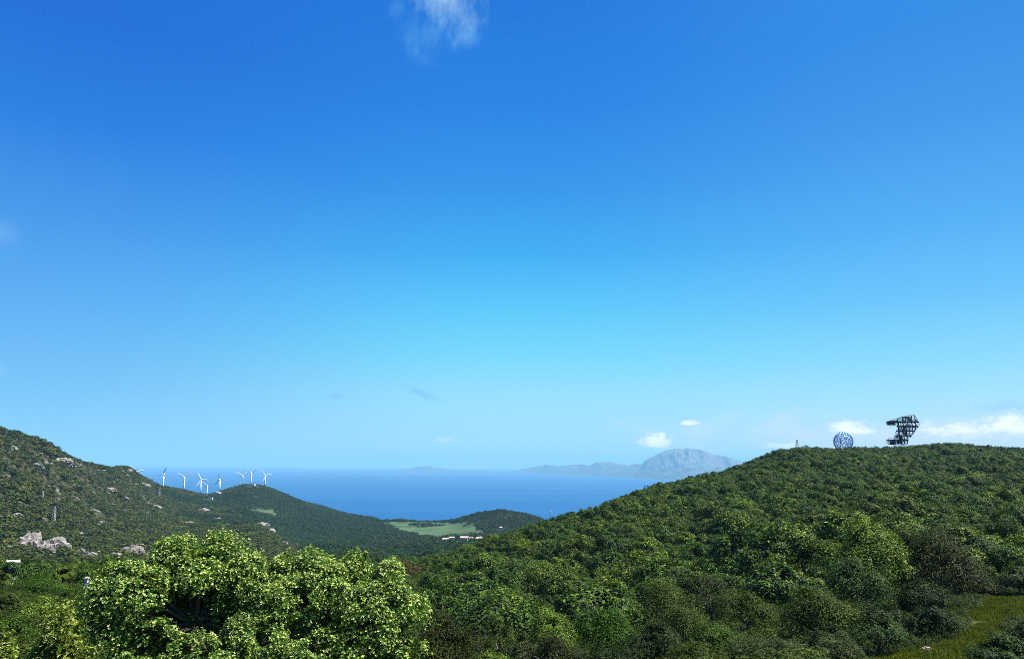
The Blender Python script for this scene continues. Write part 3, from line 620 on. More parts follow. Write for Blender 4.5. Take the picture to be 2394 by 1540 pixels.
ROCKS = [(70, 1300, 8, 6, 'small block under the tall cliff face'), (134, 1262, 8, 6, 'small block on top of the broad cliff block'), (176, 1276, 7, 5, 'grey block just right of the cliff'), (84, 1258, 8, 5, 'grey ledge above the lowest crag'),
 (186, 1287, 9, 5, 'grey rock between the cliff and the weathered outcrop'), (214, 1294, 11, 5, 'long grey rock right of the cliff foot'), (243, 1284, 10, 5, 'grey rock left above the weathered outcrop'), (272, 1298, 12, 6, 'grey block joined to the left end of the weathered outcrop'), (340, 1303, 12, 7, 'grey block right below the weathered outcrop'), (325, 1276, 9, 5, 'pale rock on top of the weathered outcrop'), (206, 1271, 7, 4, 'small grey rock above the long grey rock'),
   # px, py, half width, half height, label
 (46, 1284, 9, 9, 'small pale block at the left foot of the tall cliff face'), (110, 1292, 9, 9, 'pale block low between the two cliff crags'), (150, 1282, 10, 8, 'pale block at the lower right of the cliff'),
 (62, 1272, 17, 20, 'tall pale cliff face at the foot of the left hill, leftmost block'), (94, 1284, 14, 18, 'pale craggy cliff block hanging lowest of the left cliff'),
 (126, 1275, 17, 16, 'broad pale cliff block right of the lowest crag'), (163, 1262, 9, 7, 'squarish pale rock above the right end of the cliff'),
 (24, 1284, 12, 6, 'low grey rock at the left end of the cliff'), (312, 1292, 22, 12, 'grey weathered outcrop just above the big leafy tree'),
 (190, 1247, 8, 3.5, 'slanting slab up right of the cliff'), (140, 1076, 20, 7, 'long slanting rock band high on the left hill'), (158, 1087, 12, 5, 'lower piece of the slanting rock band'),
 (86, 1089, 10, 6, 'pale rock left of the slanting rock band'), (11, 1113, 4.5, 5.5, 'upright white block near the left edge'), (30, 1106, 5, 4, 'small pale boulder beside the upright white block'),
 (250, 1145, 13, 6, 'rock slab in the middle of the left hill'), (337, 1133, 9, 5, 'rock just under the ridge below the first turbine'), (362, 1184, 13, 5, 'rounded grey slab in the centre of the hill'),
 (342, 1175, 5, 4, 'small reddish boulder left of the rounded grey slab'), (442, 1224, 16, 5, 'pale rib of rock low in the centre of the hill'), (475, 1192, 10, 4, 'reddish rock under the row of turbines'),
 (507, 1213, 9, 4, 'pale boulder streak left of the spur'), (610, 1226, 13, 6, 'top rock of the spur falling to the valley'), (628, 1241, 12, 6, 'second rock down the spur'), (645, 1256, 11, 6, 'third rock down the spur'),
 (662, 1270, 10, 5, 'fourth rock down the spur'), (30, 1048, 8, 5, 'pale rock by the skyline near the left edge'), (102, 1036, 9, 3.5, 'white rock cap on the skyline of the left hill'),
 (300, 1101, 8, 4, 'rock crest on the skyline near the first turbine'), (35, 1204, 11, 4, 'flat pale rock left of the second pylon'), (148, 1188, 6, 3, 'small pale boulder right of the pylons'),
 (182, 1217, 7, 3, 'flat slab above the cliff'), (235, 1222, 10, 5, 'group of pale stones in mid slope'), (262, 1240, 9, 4, 'grey stone left of the weathered outcrop'), (300, 1243, 7, 4, 'pale stone above the weathered outcrop'),
 (266, 1180, 7, 3, 'thin pale slab in mid slope'), (290, 1163, 6, 3, 'small pale boulder under the rock slab'), (60, 1181, 6, 3, 'pale boulder left of the pylon foot'), (330, 1262, 8, 4, 'pale stone right of the weathered outcrop'),
 (286, 1193, 7, 3, 'brownish boulder in the centre of the hill'), (545, 1228, 8, 3, 'flat rock left of the spur top'), (575, 1212, 7, 3, 'small rock above the spur'), (72, 1062, 6, 3, 'grey stone under the skyline'), (228, 1268, 8, 4, 'grey stone right of the cliff')]
HOUSE_SPOTS = [(1045, 1262, 1010, 17), (1086, 1272, 930, 18), (1100, 1264, 1010, 14), (1120, 1257, 1080, 12), (1119, 1276, 880, 15), (1073, 1280, 870, 9), (1011, 1262, 960, 9), (1050, 1257, 1050, 12),
               (1171, 1240, 1280, 11), (1210, 1246, 1200, 15), (510.5, 1160, 2050, 16), (589, 1141, 2150, 20), (491, 1173, 1850, 16), (26, 1358, 160, 5), (1864.5, 1050, 575, 5), (201, 1370, 118, 2.5), (222, 1370, 118, 2.5)]
_rc = {}
def near_house(x, y):
    m_ = np.zeros(np.shape(x), bool)
    for a, b, d, rad in HOUSE_SPOTS:
        p = on_ground(a, d, b); ux, uy = p.x / d, p.y / d; s_ = x * ux + y * uy - d; q_ = -x * uy + y * ux + 0 * d; q_ = x * uy - y * ux
        m_ |= (np.abs(q_) < rad) & (s_ < rad) & (s_ > -rad * 2.6)
    for a, b, hw, hh, lb in ROCKS:
        if hw < 8: continue
        if a not in _rc: _rc[a] = ground_hit(a, b + hh * .4, 300)
        d, p = _rc[a]; ux, uy = p.x / d, p.y / d; s_ = x * ux + y * uy - d; q_ = x * uy - y * ux; rad = hw * d / FPX
        m_ |= (np.abs(q_) < rad * .95) & (s_ < rad * .5) & (s_ > -rad * 1.1 - 4)
    for a, d, rad in ((1971.5, 640, 7), (2010, 650, 11)):
        p = on_ground(a, d, 1040); m_ |= np.hypot(x - p.x, y - p.y) < rad
    return m_
# ------------------------------------------------------------------ scrub of the near hill
rsG = np.random.RandomState(11)
NV = 9
crown_var = []; trunk_var = []
hidden = bpy.data.collections.new("scrub_kinds")
for k in range(NV):
    rx = rsG.uniform(2.2, 3.0); rz = rsG.uniform(3.0, 4.2)
    me = crown_mesh('scrub_crown', 100 + k, dome_lobes(200 + k, rx, rz, int(rsG.randint(6, 10)), lob=.40), 8000, .235, M['scrub'], aspect=.7, upbias=.25, inner=.72, under=-.5)
    crown_var.append((me, rx, rz)); tm = trunk_mb(300 + k, rz, .13, rx); o = tm.build('trunk', M['darkbark']); trunk_var.append(o.data)
    bpy.data.objects.remove(o)
    ho = bpy.data.objects.new("scrub_kind_%d" % k, me); hidden.objects.link(ho)

def jitter(x0, x1, y0, y1, s, rs):
    gx, gy = np.meshgrid(np.arange(x0, x1, s), np.arange(y0, y1, s * .87)); gx = gx + (np.arange(gx.shape[0]) % 2)[:, None] * s * .5
    x = gx.ravel() + rs.uniform(-.38, .38, gx.size) * s; y = gy.ravel() + rs.uniform(-.38, .38, gy.size) * s
    return x, y
x, y = jitter(-620, 620, 30, 720, 4.9, rsG)
a = np.arctan2(x, y); r = np.hypot(x, y)
ok = (np.abs(a) < R(50)) & (r < np.minimum(near_limit(a) * .94, np.where(a < azel(1090, 1300)[0], 9999, crest_r(a) * 1.12 + 12)))
a_left = azel(985, 1350)[0]
# open ground kept free: clearing, and the first slope where single bushes are placed one by one
rmin = np.where(a > azel(1480, 1500)[0], 104.0, np.where(a > a_left, 84.0, 118.0))
ok &= (r > rmin) & (region(x, y, clear_polys, 1.0) < .5) & ~near_house(x, y)
x, y, a, r = x[ok], y[ok], a[ok], r[ok]
z = H(x, y); rnd = rsG.rand(len(x)); sc = rsG.uniform(.5, 1.25, len(x)) * (1 + .5 * (rsG.rand(len(x)) < .14))
sc *= np.where(a < a_left, .8, 1.0); sc *= 1 + .45 * np.clip(fbm(x, y, 28, 2) * 2.2, -.6, .6); sc = np.where(r > 190, np.minimum(sc, 1.4), sc); sc = np.where(r > crest_r(a) * .90, np.minimum(sc, .95), sc)
var = rsG.randint(0, NV, len(x)); rot = rsG.uniform(0, 2 * PI, len(x))
pxx, pyy = project(np.stack([x, y, z + 3 * sc], -1))
inview = (pxx > -60) & (pxx < FW + 60) & (pyy < FH + 40)
order = np.argsort(np.where(inview, r / sc, 1e9))

def instancer(name, pts, scale, rotz, idx, coll, nobj, label=None, cat=None, zs=None):
    me = bpy.data.meshes.new(name); me.vertices.add(len(pts)); me.vertices.foreach_set('co', np.asarray(pts, np.float32).ravel())
    at_ = me.attributes.new('sc', 'FLOAT', 'POINT'); at_.data.foreach_set('value', np.asarray(scale, np.float32))
    at_ = me.attributes.new('zs', 'FLOAT', 'POINT'); at_.data.foreach_set('value', np.asarray(scale if zs is None else zs, np.float32))
    at_ = me.attributes.new('rz', 'FLOAT', 'POINT'); at_.data.foreach_set('value', np.asarray(rotz, np.float32))
    at_ = me.attributes.new('ix', 'INT', 'POINT'); at_.data.foreach_set('value', np.asarray(idx, np.int32))
    o = link(name, me); ng = bpy.data.node_groups.new(name + '_nodes', 'GeometryNodeTree')
    ng.interface.new_socket('Geometry', in_out='INPUT', socket_type='NodeSocketGeometry'); ng.interface.new_socket('Geometry', in_out='OUTPUT', socket_type='NodeSocketGeometry')
    N = ng.nodes; Lk = ng.links; gi = N.new('NodeGroupInput'); go = N.new('NodeGroupOutput')
    ci = N.new('GeometryNodeCollectionInfo'); ci.inputs[0].default_value = coll; ci.inputs[1].default_value = True; ci.inputs[2].default_value = True
    ip = N.new('GeometryNodeInstanceOnPoints'); ip.inputs['Pick Instance'].default_value = True
    def na_(nm, tp):
        q = N.new('GeometryNodeInputNamedAttribute'); q.data_type = tp; q.inputs[0].default_value = nm
        return [s for s in q.outputs if s.enabled and s.name == 'Attribute'][0]
    cs = N.new('ShaderNodeCombineXYZ'); s1 = na_('sc', 'FLOAT'); s2 = na_('zs', 'FLOAT')
    Lk.new(s1, cs.inputs[0]); Lk.new(s1, cs.inputs[1]); Lk.new(s2, cs.inputs[2])
    cr_ = N.new('ShaderNodeCombineXYZ'); Lk.new(na_('rz', 'FLOAT'), cr_.inputs[2])
    Lk.new(gi.outputs[0], ip.inputs['Points']); Lk.new(ci.outputs[0], ip.inputs['Instance']); Lk.new(na_('ix', 'INT'), ip.inputs['Instance Index'])
    Lk.new(cr_.outputs[0], ip.inputs['Rotation']); Lk.new(cs.outputs[0], ip.inputs['Scale']); Lk.new(ip.outputs[0], go.inputs[0])
    md = o.modifiers.new('scatter', 'NODES'); md.node_group = ng
    return tag(o, label, cat, kind='stuff')

LANDMARKS = [('the tall pale-topped tree', 2010, 1240), ('the dark brown tree', 2210, 1300), ('the grass clearing', 2340, 1430), ('the pale stone', 2165, 1525),
             ('the fresh green tree', 1420, 1460), ('the yellowish bush', 1290, 1460), ('the olive bush', 1900, 1420), ('the speckled brown bush', 1045, 1490),
             ('the reddish dry thicket', 930, 1325), ('the white gate pillar', 202, 1362), ('the white house', 15, 1345), ('the palm', 147, 1345),
             ('the steel sphere', 1971, 1030), ('the pale hamlet', 1090, 1265), ('the left end of the near ridge', 1270, 1225), ('the middle of the near ridge', 1600, 1125),
             ('the dark thicket', 1560, 1390)]
ORD = ['nearest', 'second', 'third', 'fourth', 'fifth', 'sixth', 'seventh', 'eighth', 'ninth', 'tenth', 'eleventh', 'twelfth', 'thirteenth', 'fourteenth', 'fifteenth', 'sixteenth', 'seventeenth', 'eighteenth', 'nineteenth', 'twentieth',
       'twenty-first', 'twenty-second', 'twenty-third', 'twenty-fourth', 'twenty-fifth', 'twenty-sixth', 'twenty-seventh', 'twenty-eighth', 'twenty-ninth', 'thirtieth'] + ['thirty-' + q for q in 'first second third fourth fifth sixth seventh eighth ninth'.split()] + ['fortieth'] + ['forty-' + q for q in 'first second third fourth fifth sixth seventh eighth ninth'.split()]
DIRS = ['right of', 'above and right of', 'above', 'above and left of', 'left of', 'below and left of', 'below', 'below and right of']
n_ind = 300
sel = order[:n_ind]; rest = np.setdiff1d(np.arange(len(x)), sel)
place = {}
for i in sel:
    d = [(math.hypot(pxx[i] - l[1], pyy[i] - l[2]), q) for q, l in enumerate(LANDMARKS)]; dd, q = min(d)
    o8 = int(round(math.atan2(-(pyy[i] - LANDMARKS[q][2]), pxx[i] - LANDMARKS[q][1]) / (PI / 4))) % 8
    place.setdefault((q, o8), []).append((dd, int(i)))
lab = {}
for (q, o8), lst in place.items():
    for k, (dd, i) in enumerate(sorted(lst)):
        siz = 'small' if sc[i] < .75 else 'large' if sc[i] > 1.15 else 'mid-sized'
        lab[i] = "%s round scrub tree, %s %s %s" % (siz, ORD[min(k, len(ORD) - 1)], DIRS[o8], LANDMARKS[q][0])
for i in sel:
    i = int(i); me, rx, rz = crown_var[var[i]]
    root = empty('scrub_tree', (x[i], y[i], z[i] - .15), rot[i]); s_ = sc[i]; root.scale = (s_, s_, s_)
    tag(root, lab[i], 'scrub tree', 'scrub trees of the near slopes')
    link('crown', me, root); link('trunk', trunk_var[var[i]], root)
instancer('maquis_scrub', np.stack([x, y, z - .15], -1)[rest], sc[rest], rot[rest], var[rest], hidden, NV, 'dense dark green maquis scrub covering the near hillside up to its ridge', 'scrub')

# low undergrowth between the single bushes of the first slope
uc = bpy.data.collections.new("undergrowth_kinds")
for k in range(5):
    me = crown_mesh('undergrowth_tuft', 400 + k, dome_lobes(420 + k, .55, .5, 5), 420, .085, M['under'], aspect=.5, upbias=.5, inner=.4, under=-.1)
    uc.objects.link(bpy.data.objects.new('undergrowth_kind_%d' % k, me))
ux, uy = jitter(-90, 110, 4, 140, .85, rsG); ua = np.arctan2(ux, uy); ur = np.hypot(ux, uy)
us_k = np.where(ua > azel(1900, 1500)[0], .5, 1.0); k_ = (np.abs(ua) < R(52)) & (ur > 5) & (ur < 128) & (region(ux, uy, clear_polys, 1.0) < .5); ux, uy, ur = ux[k_], uy[k_], ur[k_]; print('undergrowth', len(ux))
us = us_k[k_] * rsG.uniform(.8, 2.2, len(ux)) * np.clip(ur / 30, .35, 1.3)
instancer('undergrowth', np.stack([ux, uy, H(ux, uy) - .05], -1), us, rsG.uniform(0, 6, len(ux)), rsG.randint(0, 5, len(ux)), uc, 5, 'low tangled olive undergrowth between the nearest bushes', 'undergrowth')

# ------------------------------------------------------------------ far scrub
far_coll = bpy.data.collections.new("far_scrub_kinds"); wood_coll = bpy.data.collections.new("woodland_kinds")
for k in range(6):
    me = crown_mesh('far_crown', 500 + k, dome_lobes(600 + k, 2.2, 2.6, 6), 420, .62, M['far'], aspect=.8, upbias=.5, inner=.7, under=-.1)
    far_coll.objects.link(bpy.data.objects.new("far_kind_%d" % k, me))
    me = crown_mesh('wood_crown', 700 + k, dome_lobes(800 + k, 3.0, 3.8, 7), 600, .75, M['wood'], aspect=.8, upbias=.5, inner=.7, under=-.1)
    wood_coll.objects.link(bpy.data.objects.new("wood_kind_%d" % k, me))
rsF = np.random.RandomState(21)
def far_scatter(name, s, cond, scl, coll, label, r1=2500, dens_r=True):
    xx, yy = jitter(-1900, 1300, 250, r1, s, rsF); aa = np.arctan2(xx, yy); rr = np.hypot(xx, yy)
    k = (np.abs(aa) < R(50)) & cond(xx, yy, aa, rr) & (rr < far_crest_r(aa) + 40) & (rr > near_limit(aa) * .93) & ((region(xx, yy, meadow_polys, 12.0) < .5) | (fbm(xx + 900, yy, 60, 2) > .33)) & ~near_house(xx, yy)
    xx, yy = xx[k], yy[k]; zz = H(xx, yy); n = len(xx)
    s1 = rsF.uniform(scl[0], scl[1], n); s1 *= np.where(np.hypot(xx, yy) < 1150, 1.35, 1.0) if coll is wood_coll else 1.0; s1 *= 1 + .5 * np.clip(fbm(xx, yy, 60, 2) * 2, -.6, .8)
    print(name, n)
    return instancer(name, np.stack([xx, yy, zz - .3], -1), s1, rsF.uniform(0, 2 * PI, n), rsF.randint(0, 6, n), coll, 6, label, 'scrub', zs=s1 * .8)
A705 = azel(705, 1250)[0]
spur = lambda aa: np.exp(np.interp(aa, cur_az[6], cur_r[6]))
isleft = lambda xx, yy, aa, rr: (aa < A705) & ((aa + fbm(xx, yy, 220, 4) * .16 < azel(530, 1250)[0]) | (rr < spur(aa) * 1.03))
far_scatter('hillside_scrub', 6.8, lambda X, Y, a_, r_: isleft(X, Y, a_, r_) & (fbm(X, Y, 38, 4, .6) > -.40), (.9, 2.3), far_coll, 'olive and brown scrub between rocks on the left hill')
far_scatter('valley_wood', 7.6, lambda X, Y, a_, r_: ~isleft(X, Y, a_, r_), (.8, 1.4), wood_coll, 'dark green wood covering the valley and the hills before the sea')

# ------------------------------------------------------------------ foreground trees and bushes
def px2m(p, d): return p * d / FPX
def kx(px): return math.cos(azel(px, 1200)[0]) ** 2
def bush(name, cat, label, px, ptop, w, h, d, material, seed, n=7000, leaf=.14, rosette=1, k=9, lob=.42, group=None, part='foliage', trunk=None, **kw):
    """a bush or tree whose crown spans w x h photo pixels at distance d, standing on the ground there"""
    top = at(px, ptop, d); a, _t = azel(px, ptop); g0 = gz(top.x, top.y); rx = px2m(w, d) / 2 * kx(px) ** .75
    rz = px2m(h, d) * 1.12; rz = max(rz, min(top.z - g0, 2.8 * rz)) if name != 'tree' else max(rz, min(top.z - g0, 1.45 * rz)); base = top.z - rz; lift = max(0.0, base - g0)
    if base < g0 - .3: rz = max(top.z - g0 + .2, rz * .6); base = top.z - rz; lift = 0
    root = empty(name, (top.x, top.y, g0)); tag(root, label, cat, group)
    n = int(n * 1.7); kw['hole'] = leaf * 4.5; kw['thr'] = -.20
    me = crown_mesh(part, seed, [(l[0], l[1], l[2] + base - g0, l[3], l[4], l[5]) for l in dome_lobes(seed, rx, rz, k, lob=lob)], n, leaf, M[material], rosette=rosette, **kw)
    link(part, me, root)
    tb = trunk_mb(seed, max(rz * .8 + (base - g0), .8), .05 + rx * .035, rx, 5)
    tb.build('trunk' if part == 'crown' else 'stem', M['bark'], root)
    return root
GB_ = 'bushes of the near slope'
kw1 = dict(aspect=.6, upbias=.45, inner=.55, under=-.3)
bush('tree', 'tree', 'tall pale-topped yellow-green tree rising from the scrub on the right', 2015, 1197, 215, 190, 82, 'yellowgreen', 1, 15000, .20, k=12, part='crown', **kw1)
bush('tree', 'tree', 'dark brown tree beside the tall pale-topped tree', 2190, 1240, 215, 165, 84, 'brown', 2, 13000, .18, k=11, part='crown', **kw1)
bush('tree', 'tree', 'yellowish olive crown between the pale-topped tree and the brown tree', 2120, 1214, 120, 110, 88, 'olive', 3, 8000, .18, part='crown', **kw1)
bush('tree', 'tree', 'blue-green tree standing in front of the tall pale-topped tree', 2010, 1290, 165, 110, 73, 'bluegreen', 4, 10000, .16, part='crown', **kw1)
bush('bush', 'bush', 'wide olive bush with a dark hollow under it, below the pale-topped tree', 1900, 1374, 195, 120, 60, 'olive', 5, 14000, .13, k=11, group=GB_, **kw1)
bush('bush', 'bush', 'olive brown bush left of the wide olive bush', 1745, 1368, 150, 110, 72, 'olive', 6, 9000, .14, group=GB_, **kw1)
bush('bush', 'bush', 'dark thicket of olive brown leaves in mid slope', 1560, 1350, 160, 110, 86, 'olive', 7, 9000, .16, group=GB_, **kw1)
bush('bush', 'bush', 'brownish bush between the dark thicket and the olive brown bush', 1660, 1336, 130, 80, 92, 'brown', 8, 7000, .16, group=GB_, **kw1)
bush('tree', 'tree', 'fresh green tree with black shade under it at the bottom centre', 1422, 1417, 150, 125, 60, 'fresh', 9, 11000, .13, part='crown', **kw1)
bush('bush', 'bush', 'yellowish pale bush left of the fresh green tree', 1292, 1420, 130, 110, 64, 'yellowgreen', 10, 9000, .14, group=GB_, **kw1)
bush('bush', 'bush', 'small grey-green spiky bush below the yellowish pale bush', 1215, 1478, 95, 80, 56, 'greygreen', 11, 6000, .12, group=GB_, **kw1)
bush('bush', 'bush', 'brown olive bush below the yellowish pale bush', 1300, 1480, 150, 90, 50, 'brown', 12, 9000, .11, group=GB_, **kw1)
bush('bush', 'bush', 'yellow-tipped low bush at the bottom edge right of the speckled brown bush', 1145, 1512, 110, 70, 46, 'yellowgreen', 13, 6000, .1, group=GB_, **kw1)
bush('bush', 'bush', 'dark bush under the wide olive bush by the blue-green shrubs', 2050, 1398, 150, 90, 66, 'darkgreen', 14, 8000, .14, group=GB_, **kw1)
bush('bush', 'bush', 'dark green bush in front of the dark brown tree', 2150, 1340, 130, 95, 74, 'darkgreen', 15, 8000, .14, group=GB_, **kw1)
bush('bush', 'bush', 'dark brown low bush right of the dark brown tree above the clearing', 2265, 1335, 150, 60, 100, 'brown', 16, 8000, .16, group=GB_, **kw1)
bush('bush', 'bush', 'mid green bush at the right edge above the brown low bush', 2340, 1190, 110, 90, 135, 'midgreen', 17, 6000, .24, group=GB_, **kw1)
bush('bush', 'bush', 'grey brown twiggy bush at the right edge above the grass clearing', 2378, 1318, 95, 80, 100, 'greygreen', 18, 6000, .18, group=GB_, **kw1)
bush('bush', 'bush', 'blue-green shiny bush in the bottom right corner', 2350, 1488, 170, 90, 40, 'bluegreen', 19, 10000, .09, group=GB_, **kw1)
bush('bush', 'bush', 'dark brown-green bush at the right edge above the corner bush', 2392, 1447, 64, 60, 52, 'darkgreen', 20, 6000, .11, group=GB_, **kw1)
bush('bush', 'bush', 'olive bush below the dark thicket', 1590, 1420, 160, 90, 66, 'olive', 21, 9000, .13, group=GB_, **kw1)
bush('bush', 'bush', 'dark green bush right of the fresh green tree at the bottom', 1530, 1445, 130, 100, 56, 'darkgreen', 22, 9000, .12, group=GB_, **kw1)
bush('bush', 'bush', 'mid green bush between two grey-green shrubs at the bottom', 1680, 1452, 150, 90, 56, 'midgreen', 23, 9000, .12, group=GB_, **kw1)
bush('bush', 'bush', 'grey-green low shrub at the bottom edge under the olive brown bush', 1800, 1482, 190, 80, 48, 'greygreen', 24, 10000, .1, group=GB_, **kw1)
bush('bush', 'bush', 'grey-green low shrub at the bottom edge beside the grass', 1940, 1478, 160, 80, 50, 'greygreen', 25, 9000, .1, group=GB_, **kw1)
bush('bush', 'bush', 'blue-green shrub beside the dirt patch in the grass', 2050, 1436, 120, 60, 54, 'bluegreen', 26, 9000, .11, group=GB_, **kw1)
bush('bush', 'bush', 'dark shrub bordering the grass clearing on its left', 2170, 1410, 110, 80, 62, 'darkgreen', 27, 9000, .12, group=GB_, **kw1)
bush('bush', 'bush', 'olive shrub at the bottom edge right of the fresh green tree', 1620, 1500, 170, 70, 44, 'olive', 28, 9000, .09, group=GB_, **kw1)
bush('bush', 'bush', 'dark green shrub at the bottom edge under the fresh green tree', 1430, 1505, 170, 70, 44, 'darkgreen', 29, 9000, .09, group=GB_, **kw1)
bush('bush', 'bush', 'olive shrub left of the yellowish pale bush on the valley side', 1165, 1440, 120, 80, 72, 'olive', 30, 7000, .13, group=GB_, **kw1)
# speckled brown tree next to the big leafy tree
bush('tree', 'tree', 'speckled brown small-leaved tree right of the big bright trees', 1040, 1425, 170, 150, 27, 'brown', 31, 16000, .062, k=10, part='crown', aspect=.6, upbias=.3, inner=.4, under=-.5)
# dry reddish thicket
bush('dry_thicket', 'dry shrub', 'reddish brown dry thicket behind the big bright trees', 935, 1300, 115, 60, 205, 'dry', 32, 5000, .3, part='foliage', **kw1)
# left slope
GL = 'bushes of the left slope'
bush('bush', 'bush', 'pale yellow-green bush in the bottom left corner', 135, 1440, 215, 140, 19, 'palebush', 41, 12000, .06, rosette=5, k=11, group=GL, aspect=.38, upbias=.6, inner=.5)
bush('bush', 'bush', 'pale bush at the very bottom left corner, cut by the frame', 10, 1490, 160, 100, 17, 'palebush', 42, 9000, .05, rosette=5, group=GL, aspect=.4, upbias=.6, inner=.5)
bush('bush', 'bush', 'bright mid green bush behind the pale corner bush', 28, 1440, 130, 90, 55, 'midgreen', 43, 9000, .12, group=GL, **kw1)
bush('bush', 'bush', 'olive tufted bush at the left edge above the mid green bush', 20, 1384, 100, 70, 85, 'olive', 44, 7000, .16, group=GL, **kw1)
bush('bush', 'bush', 'low dark olive bush between corner bush and big tree', 160, 1398, 140, 70, 82, 'olive', 45, 8000, .15, group=GL, **kw1)
bush('bush', 'bush', 'rich green bush below the palm', 95, 1345, 120, 75, 115, 'fresh', 46, 8000, .2, group=GL, **kw1)
bush('bush', 'bush', 'mid green bush left of the white gate pillar', 170, 1372, 90, 50, 108, 'midgreen', 47, 6000, .2, group=GL, **kw1)
bush('bush', 'bush', 'yellowish low bush under the rich green bush', 95, 1402, 130, 50, 75, 'yellowgreen', 48, 7000, .14, group=GL, **kw1)
bush('bush', 'bush', 'dark green bush behind the white gate pillar', 235, 1335, 90, 50, 135, 'midgreen', 49, 6000, .22, group=GL, **kw1)

def leafy_tree(label, base_px, d, lobes_px, seed, n, trunk_top):
    """big foreground tree: lobes given as (px, py, radius px, extra distance)"""
    g0 = on_ground(base_px, d, 1500); root = empty('tree', g0); tag(root, label, 'tree')
    L = []
    for (a, b, rad, dd) in lobes_px:
        p = at(a, b, d + dd) - g0; rr = px2m(rad, d + dd) * 1.09; L.append((p.x, p.y, p.z, rr, rr * 1.05, rr * .9))
    rs = np.random.RandomState(seed)
    me_p, me_n = lobe_points(rs, L, n, .52, -.7)
    q_ = me_p * 2.1; me_p = me_p + me_n * (noise3(q_ + 30, 1.0, 3) * .34)[:, None]
    # clumps: leave irregular holes between sprays
    c = noise3(me_p + 40, .24); me_p, me_n = me_p[c > -.20], me_n[c > -.20]
    V_, F_, tn = leaves_from(rs, me_p, me_n, .036, rosette=6, aspect=.46, upbias=.7, tipchance=.36, spread=1.0)
    link('crown', np_mesh('crown', V_, F_, M['bright'], dict(tint=('FACE', tn))), root)
    tb = MB(); tt = at(trunk_top[0], trunk_top[1], d) - g0; rd = random.Random(seed)
    tb.tube([(0, 0, -.5), (tt.x * .4, tt.y * .4, tt.z * .45), tuple(tt)], [.17, .13, .09], 10)
    for l in L:
        c_ = Vector(l[:3]); e = c_ + Vector((rd.uniform(-.2, .2), rd.uniform(-.2, .2), l[5] * .3)); mm = tt.lerp(e, .5) + Vector((rd.uniform(-.15, .15), rd.uniform(-.15, .15), rd.uniform(-.1, .15)))
        e = c_; tb.tube([tt, mm, e], [.055, .035, .012], 7)
        for q in range(5):
            dr = Vector((rd.gauss(0, 1), rd.gauss(0, 1), rd.uniform(-.1, 1))).normalized() * l[3] * .6
            s = mm.lerp(e, rd.uniform(.2, 1)); tb.tube([s, s + dr * .5 + Vector((0, 0, .05)), s + dr], [.026, .016, .006], 5)
    tb.build('trunk', M['darkbark'], root, smooth=True)
leafy_tree('big bright green leafy tree with two round tops and dark hollow, left of its twin', 455, 17.0,
    [(408, 1316, 52, .2), (522, 1316, 58, .3), (470, 1345, 60, -.2), (575, 1345, 48, .3), (345, 1355, 45, .1), (280, 1370, 50, -.3), (262, 1420, 52, -.5), (330, 1400, 44, -.6),
     (255, 1480, 48, -.6), (350, 1490, 42, -.9), (400, 1400, 36, .5), (520, 1400, 52, .2), (590, 1390, 50, .1), (385, 1545, 48, -.8), (300, 1545, 46, -.8), (505, 1560, 42, -1.0), (450, 1420, 60, 1.2), (420, 1490, 60, 1.3), (510, 1490, 60, 1.3), (460, 1375, 60, .8), (560, 1450, 50, .9), (330, 1450, 60, .9), (470, 1535, 40, -.9), (560, 1490, 44, -.6), (440, 1442, 34, .2), (505, 1448, 34, .3)], 61, 100000, (456, 1462))
leafy_tree('big bright green leafy tree with dense pale-tipped dome, right of its twin', 800, 17.6,
    [(711, 1338, 50, .2), (660, 1352, 42, .1), (765, 1372, 60, -.2), (828, 1334, 42, .3), (857, 1296, 11, .3), (905, 1372, 54, .2), (935, 1430, 56, .2), (840, 1410, 60, -.3), (700, 1410, 56, -.4),
     (630, 1430, 48, -.8), (615, 1500, 52, -1.1), (700, 1545, 50, -1.2), (560, 1530, 40, -1.1), (890, 1485, 50, -.3), (948, 1530, 46, -.2), (835, 1475, 40, -.4), (775, 1440, 40, .0), (780, 1480, 60, 1.3), (860, 1440, 60, 1.0), (700, 1470, 60, 1.2), (900, 1540, 50, .8), (800, 1390, 60, .6), (740, 1340, 45, .5), (800, 1540, 56, -.4), (760, 1500, 44, -.5)], 62, 104000, (790, 1490))

# grass in the clearing
gcoll = bpy.data.collections.new("grass_kinds"); rsT = np.random.RandomState(3)
M['grass'] = leaf_mat('grass_blades', [(0, G(.06, .085, .018)), (.6, G(.17, .21, .05)), (1, G(.34, .34, .12))], transl=.2, rough=.7, bigvar=.35, k=.6)
for k in range(3):
    n = 34; p = np.zeros((n, 3)); p[:, :2] = rsT.normal(size=(n, 2)) * .14; hgt = rsT.uniform(.10, .26, n); ln = rsT.normal(size=(n, 2)) * .08; w = .012
    th_ = rsT.uniform(0, PI, n); s_ = np.stack([np.cos(th_) * w, np.sin(th_) * w, 0 * th_], -1); tip = p + np.stack([ln[:, 0], ln[:, 1], hgt], -1); md_ = p + np.stack([ln[:, 0] * .35, ln[:, 1] * .35, hgt * .55], -1)
    Vg = np.stack([p - s_, p + s_, md_ + s_ * .7, tip], 1).reshape(-1, 3)
    gcoll.objects.link(bpy.data.objects.new('grass_kind_%d' % k, np_mesh('grass_tuft', Vg, np.arange(4 * n).reshape(-1, 4), M['grass'], dict(tint=('FACE', rsT.rand(n))))))
gx, gy = jitter(5, 90, 36, 135, .34, rsT); k_ = region(gx, gy, clear_polys, 1.0) > .5; gx, gy = gx[k_], gy[k_]
k_ = fbm(gx, gy, 5, 3) > -.5; gx, gy = gx[k_], gy[k_]; print('grass', len(gx))
